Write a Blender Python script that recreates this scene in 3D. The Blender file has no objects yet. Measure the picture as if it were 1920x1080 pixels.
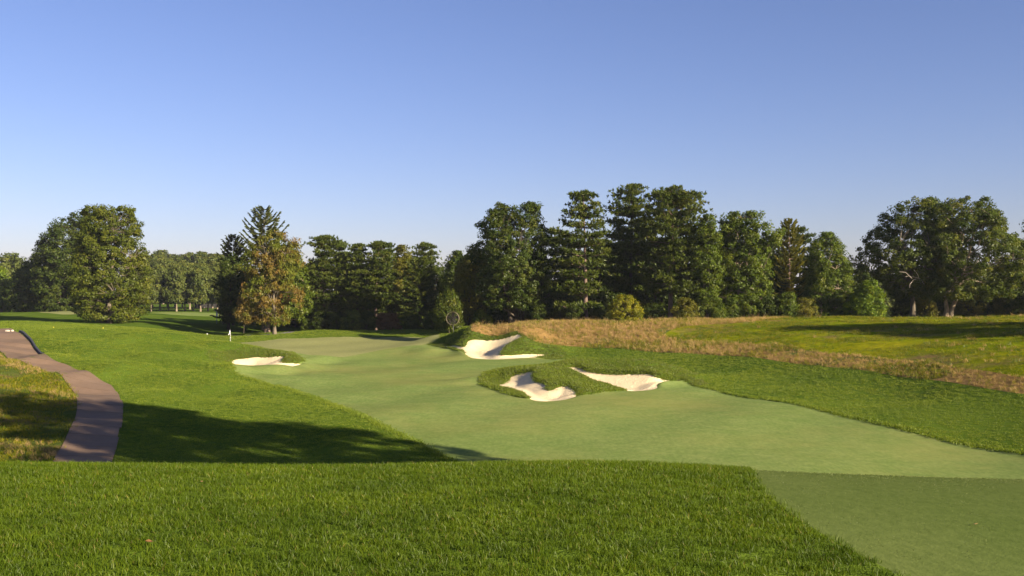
import bpy, math, random
import numpy as np

# ------------------------------------------------------------------ camera, sky, sun, exposure
SC = bpy.context.scene
COL = SC.collection
CZ = 8.0                       # camera height above datum
FPX, U0, V0 = 1867.0, 960.0, 545.0
SUN_EL, SUN_AZ = math.radians(20.0), math.radians(129.0)   # azimuth clockwise from +Y (view direction)

cam = bpy.data.objects.new("camera", bpy.data.cameras.new("camera"))
COL.objects.link(cam)
cam.location = (0, 0, CZ)
cam.rotation_euler = (math.radians(90) + math.atan(5 / FPX), 0, 0)
cam.data.sensor_width = 36.0
cam.data.lens = FPX / 1920 * 36.0
cam.data.clip_start = 0.1
cam.data.clip_end = 12000
SC.camera = cam

world = bpy.data.worlds.new("World")
SC.world = world
world.use_nodes = True
wn = world.node_tree
sky = wn.nodes.new("ShaderNodeTexSky")
sky.sky_type = 'NISHITA'
sky.sun_disc = False
sky.sun_elevation = SUN_EL
sky.sun_rotation = SUN_AZ
sky.altitude = 0
sky.air_density = 1.0
sky.dust_density = 0.5
sky.ozone_density = 3.0
bg = wn.nodes["Background"]
bg.inputs["Strength"].default_value = 0.05
tone = wn.nodes.new("ShaderNodeMix")
tone.data_type = 'RGBA'
tone.blend_type = 'MULTIPLY'
tone.inputs[0].default_value = 1.0
tone.inputs[7].default_value = (0.86, 0.77, 0.99, 1)
wn.links.new(sky.outputs["Color"], tone.inputs[6])
wn.links.new(tone.outputs[2], bg.inputs["Color"])

sl = bpy.data.lights.new("sun", 'SUN')
sl.energy = 5.0
sl.angle = math.radians(0.5)
sl.color = (1.0, 0.86, 0.66)
sun = bpy.data.objects.new("sun", sl)
COL.objects.link(sun)
sun.rotation_euler = (math.radians(90) - SUN_EL, 0, math.pi - SUN_AZ)
sun.location = (60, -60, 60)

SC.view_settings.view_transform = 'Standard'
SC.view_settings.look = 'None'
SC.view_settings.gamma = 1.0
SC.view_settings.use_curve_mapping = False
SC.view_settings.exposure = 1.55
SC.cycles.max_bounces = 6
SC.cycles.transparent_max_bounces = 8
SC.cycles.use_denoising = True

rng = np.random.default_rng(7)
random.seed(7)

# ------------------------------------------------------------------ helpers
def link(name, mesh, mat=None, parent=None, smooth=False, **props):
    if mat is not None:
        mesh.materials.append(mat)
    o = bpy.data.objects.new(name, mesh)
    COL.objects.link(o)
    if parent is not None:
        o.parent = parent
    if smooth:
        mesh.polygons.foreach_set("use_smooth", np.ones(len(mesh.polygons), bool))
    for k, v in props.items():
        o[k] = v
    return o

def empty(name, loc, rz=0, **props):
    o = bpy.data.objects.new(name, None)
    COL.objects.link(o)
    o.location = loc
    o.rotation_euler = (0, 0, rz)
    o.empty_display_size = 0.3
    for k, v in props.items():
        o[k] = v
    return o

def mesh_np(name, verts, faces, attrs=None):
    verts = np.asarray(verts, np.float32)
    faces = np.asarray(faces, np.int32)
    n = faces.shape[1]
    me = bpy.data.meshes.new(name)
    me.vertices.add(len(verts))
    me.vertices.foreach_set("co", verts.ravel())
    me.loops.add(faces.size)
    me.loops.foreach_set("vertex_index", faces.ravel())
    me.polygons.add(len(faces))
    me.polygons.foreach_set("loop_start", np.arange(0, faces.size, n, dtype=np.int32))
    try:
        me.polygons.foreach_set("loop_total", np.full(len(faces), n, np.int32))
    except Exception:
        pass
    for k, v in (attrs or {}).items():
        a = me.attributes.new(k, 'FLOAT', 'POINT')
        a.data.foreach_set("value", np.asarray(v, np.float32))
    me.update(calc_edges=True)
    return me

class MB:
    """collects tubes, boxes, lathes; quads and tris"""
    def __init__(s):
        s.v = []; s.f = []
    def add(s, verts, faces):
        b = len(s.v)
        s.v.extend([tuple(p) for p in verts])
        s.f.extend([tuple(b + i for i in f) for f in faces])
    def tube(s, pts, rad, n=6, cap=True):
        pts = np.asarray(pts, float)
        rad = np.broadcast_to(np.asarray(rad, float), (len(pts),))
        tg = np.gradient(pts, axis=0)
        tg /= np.linalg.norm(tg, axis=1)[:, None] + 1e-9
        ref = np.where(np.abs(tg[:, 2:3]) > 0.95, np.array([[1.0, 0, 0]]), np.array([[0, 0, 1.0]]))
        a = np.cross(tg, ref); a /= np.linalg.norm(a, axis=1)[:, None] + 1e-9
        b = np.cross(tg, a)
        th = np.arange(n) * 2 * math.pi / n
        vs = []
        for i in range(len(pts)):
            for t in th:
                vs.append(pts[i] + rad[i] * (a[i] * math.cos(t) + b[i] * math.sin(t)))
        fs = []
        for i in range(len(pts) - 1):
            for k in range(n):
                k2 = (k + 1) % n
                fs.append((i * n + k, i * n + k2, (i + 1) * n + k2, (i + 1) * n + k))
        if cap:
            fs.append(tuple(range(n - 1, -1, -1)))
            fs.append(tuple((len(pts) - 1) * n + k for k in range(n)))
        s.add(vs, fs)
    def box(s, lo, hi):
        x0, y0, z0 = lo; x1, y1, z1 = hi
        s.add([(x0, y0, z0), (x1, y0, z0), (x1, y1, z0), (x0, y1, z0), (x0, y0, z1), (x1, y0, z1), (x1, y1, z1), (x0, y1, z1)],
              [(3, 2, 1, 0), (4, 5, 6, 7), (0, 1, 5, 4), (1, 2, 6, 5), (2, 3, 7, 6), (3, 0, 4, 7)])
    def mesh(s, name):
        me = bpy.data.meshes.new(name)
        me.from_pydata(s.v, [], s.f)
        me.update()
        return me

# ------------------------------------------------------------------ materials
def new_mat(name, rough=0.8, spec=0.2):
    m = bpy.data.materials.new(name)
    m.use_nodes = True
    p = m.node_tree.nodes["Principled BSDF"]
    p.inputs["Roughness"].default_value = rough
    p.inputs["Specular IOR Level"].default_value = spec
    return m, m.node_tree, p

def N(nt, t, **kw):
    n = nt.nodes.new(t)
    for k, v in kw.items():
        setattr(n, k, v)
    return n

def ramp(nt, src, stops):
    r = N(nt, "ShaderNodeValToRGB")
    e = r.color_ramp.elements
    while len(e) < len(stops):
        e.new(0.5)
    for i, (p, c) in enumerate(stops):
        e[i].position = p
        e[i].color = (*c, 1)
    nt.links.new(src, r.inputs[0])
    return r.outputs[0]

def noise(nt, scale, detail=4, rough=0.6, vec=None, stretch=None):
    if vec is None:
        vec = N(nt, "ShaderNodeNewGeometry").outputs["Position"]
    if stretch is not None:
        mp = N(nt, "ShaderNodeMapping")
        mp.inputs["Scale"].default_value = stretch
        if len(stretch) > 3:
            pass
        nt.links.new(vec, mp.inputs["Vector"])
        vec = mp.outputs[0]
    n = N(nt, "ShaderNodeTexNoise")
    n.inputs["Scale"].default_value = scale
    n.inputs["Detail"].default_value = detail
    n.inputs["Roughness"].default_value = rough
    nt.links.new(vec, n.inputs["Vector"])
    return n.outputs["Fac"]

def mixc(nt, fac, a, b, mode='MIX'):
    m = N(nt, "ShaderNodeMix", data_type='RGBA', blend_type=mode)
    if isinstance(fac, (int, float)):
        m.inputs[0].default_value = fac
    else:
        nt.links.new(fac, m.inputs[0])
    for s, i in ((a, 6), (b, 7)):
        if isinstance(s, tuple):
            m.inputs[i].default_value = (*s, 1)
        else:
            nt.links.new(s, m.inputs[i])
    return m.outputs[2]

def bump(nt, p, h, strength, dist):
    b = N(nt, "ShaderNodeBump")
    b.inputs["Strength"].default_value = strength
    b.inputs["Distance"].default_value = dist
    nt.links.new(h, b.inputs["Height"])
    nt.links.new(b.outputs[0], p.inputs["Normal"])

def turf_mat(name, dark, mid, light, big=0.06, fine=9.0, bstr=0.5, bdist=0.03, stretch=(1, 1, 1), spec=0.0, sheen=0.0, patch=None, mott=None):
    m, nt, p = new_mat(name, 0.75, spec)
    c1 = ramp(nt, noise(nt, big, 5, 0.62, stretch=stretch), [(0.30, dark), (0.5, mid), (0.72, light)])
    f2 = noise(nt, fine, 3, 0.7, stretch=stretch)
    c2 = mixc(nt, ramp(nt, f2, [(0.35, (0.72,) * 3), (0.68, (1.22,) * 3)]), (0, 0, 0), c1)
    mm = N(nt, "ShaderNodeMix", data_type='RGBA', blend_type='MULTIPLY')
    mm.inputs[0].default_value = 1.0
    nt.links.new(c1, mm.inputs[6])
    nt.links.new(ramp(nt, f2, [(0.30, (0.70, 0.74, 0.70)), (0.70, (1.0, 1.0, 1.0))]), mm.inputs[7])
    out = mm.outputs[2]
    if patch:
        col, sc, lo, hi = patch
        out = mixc(nt, ramp(nt, noise(nt, sc, 5, 0.65), [(lo, (0,) * 3), (hi, (1,) * 3)]), out, col)
    if mott:
        sc, a, b = mott
        out = mixc(nt, 1.0, out, ramp(nt, noise(nt, sc, 5, 0.7), [(0.32, a), (0.68, b)]), 'MULTIPLY')
    nt.links.new(out, p.inputs["Base Color"])
    if sheen:
        p.inputs["Sheen Weight"].default_value = sheen
        p.inputs["Sheen Roughness"].default_value = 0.5
        p.inputs["Sheen Tint"].default_value = (0.8, 0.9, 0.6, 1)
    bump(nt, p, noise(nt, fine * 2.2, 3, 0.7), bstr, bdist)
    return m

M = {}
M['rough'] = turf_mat('rough_turf', (0.0557, 0.0945, 0.0100), (0.0834, 0.1288, 0.0145), (0.1150, 0.1604, 0.0202), 0.09, 7.0, 0.8, 0.05)
M['fairway'] = turf_mat('fairway_turf', (0.1552, 0.2035, 0.0554), (0.1775, 0.2293, 0.0660), (0.2079, 0.2474, 0.0766), 0.05, 5.0, 0.25, 0.02,
                        stretch=(1, 0.45, 1), sheen=0.0, patch=((0.205, 0.205, 0.062), 0.045, 0.45, 0.70), mott=(0.75, (0.84, 0.90, 0.82), (1.12, 1.06, 1.08)))
M['green'] = turf_mat('green_turf', (0.2175, 0.2208, 0.0832), (0.2364, 0.2392, 0.0932), (0.2552, 0.2530, 0.1008), 0.06, 6.0, 0.1, 0.01,
                      stretch=(1, 0.4, 1), sheen=0.0)
M['tee'] = turf_mat('tee_turf', (0.0941, 0.1269, 0.0318), (0.1129, 0.1440, 0.0390), (0.1317, 0.1592, 0.0442), 0.35, 16.0, 0.3, 0.02,
                    stretch=(1, 0.5, 1))
M['meadow'] = turf_mat('meadow_ground', (0.1187, 0.1625, 0.0048), (0.2000, 0.2210, 0.0064), (0.2812, 0.2535, 0.0096), 0.16, 2.2, 0.9, 0.15,
                       stretch=(0.7, 1, 1), patch=((0.20, 0.135, 0.055), 0.11, 0.53, 0.66), mott=(1.1, (0.62, 0.68, 0.62), (1.15, 1.12, 1.1)))
M['fescue'] = turf_mat('fescue_ground', (0.2032, 0.1270, 0.0405), (0.2969, 0.1805, 0.0636), (0.3906, 0.2406, 0.0924), 0.25, 4.0, 0.9, 0.15,
                       patch=((0.075, 0.10, 0.02), 0.2, 0.52, 0.66))
M['fescue_low'] = turf_mat('bank_ground', (0.055, 0.085, 0.012), (0.085, 0.105, 0.022), (0.18, 0.12, 0.045), 0.22, 3.0, 0.9, 0.12,
                           patch=((0.20, 0.13, 0.06), 0.16, 0.55, 0.68))

def sand_mat():
    m, nt, p = new_mat('bunker_sand', 0.95, 0.05)
    c = ramp(nt, noise(nt, 0.6, 6, 0.65), [(0.3, (0.60, 0.475, 0.290)), (0.6, (0.67, 0.545, 0.340)), (0.8, (0.72, 0.595, 0.390))])
    c2 = mixc(nt, ramp(nt, noise(nt, 14, 2, 0.7), [(0.64, (0,) * 3), (0.76, (1,) * 3)]), c, (0.44, 0.34, 0.21))
    nt.links.new(c2, p.inputs["Base Color"])
    bump(nt, p, noise(nt, 5, 7, 0.75), 0.8, 0.10)
    return m
M['sand'] = sand_mat()

def leaf_mat(name, c0, c1, c2, trans=0.35, gloss=0.02, patch=None, ground=None, c3=None):
    """attribute 'tint' (0..1, random per leaf clump) picks the leaf's own colour"""
    m = bpy.data.materials.new(name)
    m.use_nodes = True
    nt = m.node_tree
    nt.nodes.clear()
    out = N(nt, "ShaderNodeOutputMaterial")
    at = N(nt, "ShaderNodeAttribute", attribute_name='tint')
    col = ramp(nt, at.outputs["Fac"], [(0.05, c0), (0.5, c1), (0.95, c2)] + ([(1.0, c3)] if c3 else []))
    if patch:
        pc, lo, hi, sc = patch
        tc = N(nt, "ShaderNodeTexCoord").outputs["Object"]
        col = mixc(nt, ramp(nt, noise(nt, sc, 3, 0.6, vec=tc), [(lo, (0,) * 3), (hi, (1,) * 3)]), col, pc)
    if ground:
        sc_, lo_, hi_ = ground
        col = mixc(nt, 1.0, col, ramp(nt, noise(nt, sc_, 4, 0.65), [(0.32, lo_), (0.68, hi_)]), 'MULTIPLY')
    d = N(nt, "ShaderNodeBsdfDiffuse")
    t = N(nt, "ShaderNodeBsdfTranslucent")
    g = N(nt, "ShaderNodeBsdfGlossy")
    g.inputs["Roughness"].default_value = 0.45
    g.inputs["Color"].default_value = (0.5, 0.5, 0.45, 1)
    nt.links.new(col, d.inputs[0])
    tcol = mixc(nt, 1.0, col, (1.3, 1.25, 0.5), 'MULTIPLY')
    nt.links.new(tcol, t.inputs[0])
    m1 = N(nt, "ShaderNodeMixShader"); m1.inputs[0].default_value = trans
    nt.links.new(d.outputs[0], m1.inputs[1]); nt.links.new(t.outputs[0], m1.inputs[2])
    m2 = N(nt, "ShaderNodeMixShader"); m2.inputs[0].default_value = gloss
    nt.links.new(m1.outputs[0], m2.inputs[1]); nt.links.new(g.outputs[0], m2.inputs[2])
    nt.links.new(m2.outputs[0], out.inputs[0])
    return m

L = {}
L['oak'] = leaf_mat('oak_leaves', (0.0366, 0.0572, 0.0060), (0.0634, 0.0853, 0.0090), (0.1122, 0.1144, 0.0132))
L['dark'] = leaf_mat('dark_leaves', (0.0268, 0.0458, 0.0060), (0.0464, 0.0686, 0.0078), (0.0854, 0.0957, 0.0108))
L['green'] = leaf_mat('maple_leaves', (0.0427, 0.0676, 0.0060), (0.0756, 0.1092, 0.0090), (0.1281, 0.1456, 0.0132))
L['beech'] = leaf_mat('beech_leaves', (0.0440, 0.0620, 0.0048), (0.0792, 0.0980, 0.0078), (0.1320, 0.1350, 0.0132))
L['bright'] = leaf_mat('bright_leaves', (0.0605, 0.1000, 0.0060), (0.1045, 0.1600, 0.0090), (0.1870, 0.2200, 0.0132))
L['yellow'] = leaf_mat('yellow_leaves', (0.0935, 0.1100, 0.0060), (0.1650, 0.1650, 0.0084), (0.2750, 0.2300, 0.0132))
L['olive'] = leaf_mat('olive_leaves', (0.0715, 0.0780, 0.0084), (0.1155, 0.1120, 0.0120), (0.1760, 0.1500, 0.0180))
L['orange'] = leaf_mat('autumn_leaves', (0.110, 0.095, 0.016), (0.170, 0.120, 0.024), (0.230, 0.125, 0.035),
                       patch=((0.105, 0.125, 0.012), 0.44, 0.56, 0.28))
L['brown'] = leaf_mat('brown_leaves', (0.085, 0.050, 0.018), (0.130, 0.072, 0.028), (0.170, 0.090, 0.040), trans=0.2)
L['far'] = leaf_mat('far_leaves', (0.0519, 0.0728, 0.0144), (0.0881, 0.1092, 0.0202), (0.1400, 0.1456, 0.0274))
L['pine'] = leaf_mat('pine_needles', (0.0317, 0.0499, 0.0066), (0.0586, 0.0790, 0.0096), (0.1037, 0.1092, 0.0144), trans=0.2, gloss=0.02)
L['spruce'] = leaf_mat('spruce_needles', (0.0366, 0.0499, 0.0108), (0.0586, 0.0707, 0.0144), (0.0915, 0.0936, 0.0180), trans=0.15, gloss=0.02)
L['grass'] = leaf_mat('rough_grass', (0.0475, 0.0850, 0.0045), (0.0741, 0.1190, 0.0063), (0.1235, 0.1573, 0.0108), trans=0.4, gloss=0.02, ground=(1.1, (0.70, 0.75, 0.7), (1.34, 1.24, 1.05)), c3=(0.22, 0.17, 0.06))
L['mown'] = leaf_mat('mown_grass', (0.0966, 0.1377, 0.0130), (0.1424, 0.1928, 0.0163), (0.2187, 0.2534, 0.0292), trans=0.35, gloss=0.02, ground=(0.16, (0.80, 0.88, 0.9), (1.14, 1.07, 1.0)))
L['shag'] = leaf_mat('shaggy_grass', (0.0769, 0.1081, 0.0068), (0.1118, 0.1442, 0.0087), (0.1956, 0.1803, 0.0174), trans=0.35, gloss=0.06, ground=(0.8, (0.75, 0.82, 0.8), (1.15, 1.1, 1.0)))
L['straw'] = leaf_mat('dry_grass', (0.2189, 0.1558, 0.0515), (0.3694, 0.2466, 0.0975), (0.5198, 0.3634, 0.1607), trans=0.3, gloss=0.02, ground=(0.5, (0.72, 0.72, 0.70), (1.12, 1.12, 1.12)))
L['weed'] = leaf_mat('meadow_grass', (0.1190, 0.1375, 0.0054), (0.1820, 0.1815, 0.0081), (0.2800, 0.2200, 0.0135), trans=0.35, gloss=0.02, ground=(0.35, (0.7, 0.75, 0.7), (1.2, 1.1, 1.0)))
L['short'] = leaf_mat('short_grass', (0.0941, 0.1269, 0.0318), (0.1210, 0.1505, 0.0407), (0.1680, 0.1774, 0.0549), trans=0.25, gloss=0.03)

def bark_mat(name, a, b):
    m, nt, p = new_mat(name, 0.95, 0.1)
    tc = N(nt, "ShaderNodeTexCoord").outputs["Object"]
    f = noise(nt, 3.0, 6, 0.7, vec=tc, stretch=(1, 1, 0.25))
    nt.links.new(ramp(nt, f, [(0.35, a), (0.65, b)]), p.inputs["Base Color"])
    bump(nt, p, f, 1.0, 0.08)
    return m
BK = {'grey': bark_mat('grey_bark', (0.07, 0.058, 0.042), (0.17, 0.14, 0.10)),
      'dark': bark_mat('dark_bark', (0.035, 0.028, 0.02), (0.085, 0.068, 0.05)),
      'pale': bark_mat('pale_bark', (0.13, 0.10, 0.065), (0.25, 0.20, 0.14)),
      'pink': bark_mat('pine_bark', (0.09, 0.062, 0.047), (0.20, 0.14, 0.11))}

def flat_mat(name, c, rough=0.6, spec=0.3, metal=0.0, var=0.12, scale=6):
    m, nt, p = new_mat(name, rough, spec)
    f = noise(nt, scale, 4, 0.6)
    lo = tuple(x * (1 - var) for x in c); hi = tuple(min(1, x * (1 + var)) for x in c)
    nt.links.new(ramp(nt, f, [(0.3, lo), (0.7, hi)]), p.inputs["Base Color"])
    p.inputs["Metallic"].default_value = metal
    return m

# ------------------------------------------------------------------ terrain heights
def P(u, v, d):
    """point seen in direction (u, v) at forward distance d, heights relative to the camera"""
    return ((u - U0) / FPX * d, d, -(v - V0) / FPX * d)

ctrl = []
def cp(*pts):
    for p in pts:
        ctrl.append(P(*p))
# tee mound in front of the camera, its crest, and the slope hidden behind it
for u, k in ((-600, 1.0), (0, 1.0), (350, 1.012), (700, 1.018), (1000, 0.995), (1250, 1.0), (1400, 1.04), (1650, 1.065), (1920, 1.09), (2500, 1.12)):
    for d, z in ((4, 1.74), (6.5, 1.76), (9, 1.81), (12, 2.085), (14, 2.50), (18, 3.5), (25, 5.2), (33, 6.85)):
        ctrl.append(((u - U0) / FPX * d, d, -z * k))
# fairway
cp((-300, 868, 43), (300, 868, 43), (860, 868, 43), (1200, 868, 43), (1500, 872, 42), (1900, 888, 40),
   (700, 790, 54.5), (1000, 790, 54.3), (1300, 790, 54.6), (1600, 800, 52),
   (620, 757, 63), (800, 752, 63.6), (860, 735, 68.6), (1150, 750, 64), (1350, 752, 63.4), (1500, 768, 59),
   (700, 708, 80), (850, 708, 80), (860, 680, 97), (600, 690, 90), (1000, 680, 96.5), (750, 668, 106), (650, 668, 106),
   (560, 735, 69), (680, 780, 56.5))
# green and the bank behind it
cp((650, 650, 119.5), (560, 650, 119), (720, 655, 113), (760, 646, 119), (500, 650, 118), (440, 650, 119), (600, 634, 133), (700, 633, 134), (790, 634, 131),
   (500, 640, 125), (600, 622, 141), (700, 622.5, 141), (770, 621, 140), (540, 628, 138.5), (480, 634, 131))
for u in (520, 640, 760, 880):
    ctrl.append(((u - U0) / FPX * 158, 158, -6.7))
# right-hand rough and field
cp((1275, 714, 76), (1330, 730, 70.5), (1450, 752, 64), (1640, 795, 53.2), (1780, 828, 47.5), (1920, 852, 43.8), (2150, 890, 38),
   (1200, 680, 93), (1360, 700, 82), (1500, 715, 73), (1700, 750, 62.5),
   (1360, 668, 91), (1200, 657, 103), (1060, 656, 107), (1500, 683, 81), (1640, 700, 71), (1760, 715, 65), (1920, 742, 56), (2200, 790, 46),
   (1240, 632, 108), (1500, 640, 90), (1700, 660, 78), (1920, 690, 62), (2300, 720, 52),
   (1920, 640, 77), (1700, 625, 92), (1500, 615, 104), (1350, 612, 112), (1100, 625, 112),
   (1100, 607, 118), (1240, 605, 118), (1300, 604, 118), (1500, 597.5, 116), (1700, 597, 117), (1920, 594.5, 114), (2300, 592, 110),
   (1000, 611, 117))
for u, z in ((980, -5.0), (1100, -4.8), (1300, -4.6), (1500, -4.2), (1700, -4.0), (1920, -3.9), (2300, -3.5)):
    ctrl.append(((u - U0) / FPX * 134, 134, z)); ctrl.append(((u - U0) / FPX * 165, 165, z - 0.8))
# left-hand rough, path and bank
cp((155, 868, 43), (188, 765, 58), (230, 760, 58.6), (150, 710, 70), (90, 670, 82), (20, 625, 97), (-60, 622, 99), (300, 740, 66), (430, 760, 61), (480, 800, 53),
   (400, 700, 76), (300, 660, 88), (400, 650, 97), (250, 619.5, 100), (100, 617.5, 103), (350, 640, 97.5), (310, 627, 101), (200, 690, 74), (180, 650, 88),
   (500, 722, 73), (0, 860, 43.5), (0, 760, 56.5), (60, 700, 71), (0, 680, 76), (-150, 700, 66), (-300, 800, 48), (-200, 620, 95))
cp((0, 614, 112), (20, 600, 165), (100, 600, 165), (60, 586, 205), (130, 584, 205), (208, 607, 150), (130, 606, 140), (280, 606, 152),
   (250, 624, 116), (340, 624, 132), (400, 631, 137), (460, 631, 137), (350, 634, 126), (420, 641, 126),
   (300, 598, 188), (400, 604, 182), (340, 617, 152), (450, 612, 165), (330, 588, 230), (400, 592, 225), (515, 628, 137), (560, 622, 148))
for x, y, z in ((0, -20, -1.9), (30, -25, -1.5), (-30, -20, -2.6), (18, -2, -1.9), (40, 8, -2.0), (70, 35, -2.5), (-14, -2, -1.9), (-40, 15, -5.5), (-70, 55, -6.0), (-100, 110, -4.4),
                (100, 60, -2.6), (120, 120, -3.2), (0, -90, -2), (-90, -60, -4), (90, -60, -1.5), (0, 235, -6.2), (70, 215, -5.5), (-60, 240, -5.6), (140, 200, -4.5), (-140, 200, -4.6),
                (-170, 60, -5), (180, 20, -3)):
    ctrl.append((x, y, z))
ctrl = np.array(ctrl)

def tps_fit(X, z, lam):
    n = len(X)
    r2 = ((X[:, None] - X[None]) ** 2).sum(-1)
    K = 0.5 * r2 * np.log(r2 + 1e-12)
    A = np.zeros((n + 3, n + 3))
    A[:n, :n] = K + lam * np.eye(n)
    A[:n, n] = 1; A[:n, n + 1:] = X
    A[n:, :n] = A[:n, n:].T
    return np.linalg.solve(A, np.concatenate([z, np.zeros(3)]))
TX = ctrl[:, :2] / 10.0
TW = tps_fit(TX, ctrl[:, 2], 0.02)

def tps(xy):
    xy = np.asarray(xy, float) / 10.0
    out = np.empty(len(xy))
    n = len(TX)
    for i in range(0, len(xy), 20000):
        q = xy[i:i + 20000]
        r2 = (q[:, 0:1] - TX[None, :, 0]) ** 2 + (q[:, 1:2] - TX[None, :, 1]) ** 2
        out[i:i + 20000] = (0.5 * r2 * np.log(r2 + 1e-12)) @ TW[:n] + TW[n] + q @ TW[n + 1:]
    return out

def sstep(a, b, x):
    t = np.clip((x - a) / (b - a), 0, 1)
    return t * t * (3 - 2 * t)

def base_h(xy):
    xy = np.asarray(xy, float)
    r = np.hypot(xy[:, 0], xy[:, 1])
    near = r < 330
    z = np.full(len(xy), -5.6)
    if near.any():
        z[near] = tps(xy[near])
    w = sstep(215, 310, r)
    z = z * (1 - w) - 5.6 * w
    behind = sstep(-40, -100, xy[:, 1])
    z = z * (1 - behind) - 2.5 * behind
    x, y = xy[:, 0], xy[:, 1]
    amp = sstep(38, 60, r)
    z = z + amp * (0.06 * np.sin(x * 0.33 + 1.3) * np.sin(y * 0.21 + x * 0.08) + 0.045 * np.sin(x * 0.61 - y * 0.37 + 2.0) + 0.03 * np.sin(y * 0.83 + 0.4 * x))
    lft = sstep(-14, -20, x) * sstep(58, 70, y) * sstep(108, 98, y) * sstep(-46, -38, x)
    z = z + lft * (0.26 * np.sin(0.62 * x + 0.35 * y) * np.sin(0.43 * y - 0.2 * x + 0.6) + 0.07 * np.sin(1.25 * x - 0.5 * y))
    return z

# --- local shapes round the bunkers: (u, v, d)
B1 = [(441.7, 674, 94), (469, 672, 94.5), (483, 669, 94.8), (508, 670, 94.3), (533, 668, 94), (538.5, 669, 93.7), (530, 675.5, 92.5), (527, 680.6, 91.5), (550, 680.6, 92), (567, 681.6, 92.5),
      (560, 685, 91.2), (533, 689.6, 89.6), (510, 692.5, 88.8), (483, 693.5, 88.3), (452, 692, 88.8), (440, 689, 90), (431, 684, 91.8)]
B2 = [(825, 650, 114), (847, 649, 112), (859.7, 651, 110), (872, 652, 109), (874, 645, 110), (878, 639.6, 110.5), (904, 639, 110.5), (932, 638.7, 110), (948, 636.4, 109.5), (964, 631.6, 109),
      (973, 628.6, 109), (980, 632.5, 108), (981, 638, 107), (957, 647.6, 106), (945, 655.5, 104.5), (935, 666, 102.8), (957, 666.5, 102.8), (975, 664.4, 103.3), (1001, 663.5, 104), (1028, 666, 104.5),
      (1001, 669, 102.6), (975, 671.5, 101.9), (953.5, 673, 101.5), (922, 674, 101.2), (900, 673, 101.5), (886, 670.6, 102), (877, 666, 103.5), (868.5, 658, 107), (856, 654, 110), (838.4, 653, 112)]
B3 = [(928, 723, 72.3), (949, 718.4, 74), (960, 705.8, 75.5), (978.5, 703.5, 75), (990, 701, 74.8), (1001.5, 696.7, 74.8), (1000, 704.7, 73.5), (1005, 717.3, 71), (1023, 722, 70), (1024.4, 731, 68.3),
      (1031, 733, 68), (1047, 726.5, 69), (1063, 724, 69.3), (1075, 731, 68), (1083, 739, 66.8), (1077, 743.6, 65.8), (1049.6, 751, 64), (1022, 753, 63.5), (1004, 751.7, 64), (991, 747, 65),
      (981, 739, 67), (969, 733, 68.5), (949, 729, 70), (929, 725, 71.7)]
B4 = [(1054, 693, 77.5), (1072, 690, 78), (1086, 692, 77.8), (1100, 699, 76.5), (1116, 702.4, 76), (1143.5, 704.7, 75.5), (1173, 704.7, 75), (1201, 704.7, 74.5), (1222.6, 704.7, 74), (1226, 709, 73.5),
      (1246, 711.5, 73.5), (1278, 714, 74), (1258, 715, 73.5), (1240, 715.7, 73), (1230, 720, 72), (1234, 725, 71), (1223, 728.7, 70.3), (1205, 732, 69.7), (1187, 733.3, 69.5), (1171, 730.6, 70),
      (1143, 724, 71.3), (1118, 720, 72.2), (1104, 713.8, 73.3), (1081, 703.5, 75.5), (1063, 696.7, 77)]
B5 = [(-60, 590, 196), (0, 587.5, 200), (20, 586.8, 202), (36, 587.8, 200), (28, 589.8, 195), (0, 591.3, 192), (-60, 593, 188)]
LOC = B1 + B2 + B3 + B4
LOC += [(440, 651.5, 96.6), (470, 654.5, 96.6), (510, 658, 96.2), (535, 661.5, 95.5), (547, 666, 95), (552, 670, 93.5), (570, 679, 93), (420, 647, 97), (405, 654, 96), (425, 666, 94), (415, 688, 90),
        (430, 662, 95.6)]
LOC += [(880, 613, 113), (900, 611, 113.5), (940, 612, 113), (975, 612, 112.5), (1000, 615, 111), (990, 630, 108.5), (1000, 640, 106.5), (960, 650, 104.5), (1000, 650, 105), (1040, 656, 105), (1060, 660, 105),
        (1030, 645, 108), (860, 622, 115), (850, 635, 114), (865, 640, 111), (840, 643, 114.5), (868, 615, 118), (830, 640, 117), (800, 647, 116.5), (815, 628, 124), (868, 632, 113), (1010, 625, 110)]
LOC += [(921, 698, 78), (949, 692, 78.5), (975, 689.5, 78), (1000, 688, 77.5), (905, 706, 76.5), (897, 714, 75), (905, 723, 72.8), (926, 731, 70), (949, 738, 68), (972, 745, 65.5), (940, 708, 76.5),
        (1010, 690, 76.5), (1030, 700, 74), (1050, 710, 72), (1075, 716, 71), (1100, 725, 69.5), (1090, 738, 67), (1140, 733, 68.8), (1015, 711, 72),
        (1040, 683, 80), (1075, 677, 81), (1100, 676, 80.5), (1150, 675, 79.5), (1200, 676, 79), (1240, 682, 78), (1280, 697, 77), (1310, 712, 75.5), (1150, 690, 77.2), (1200, 690, 76.5)]
LP = np.array([P(*q) for q in LOC])
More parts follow.
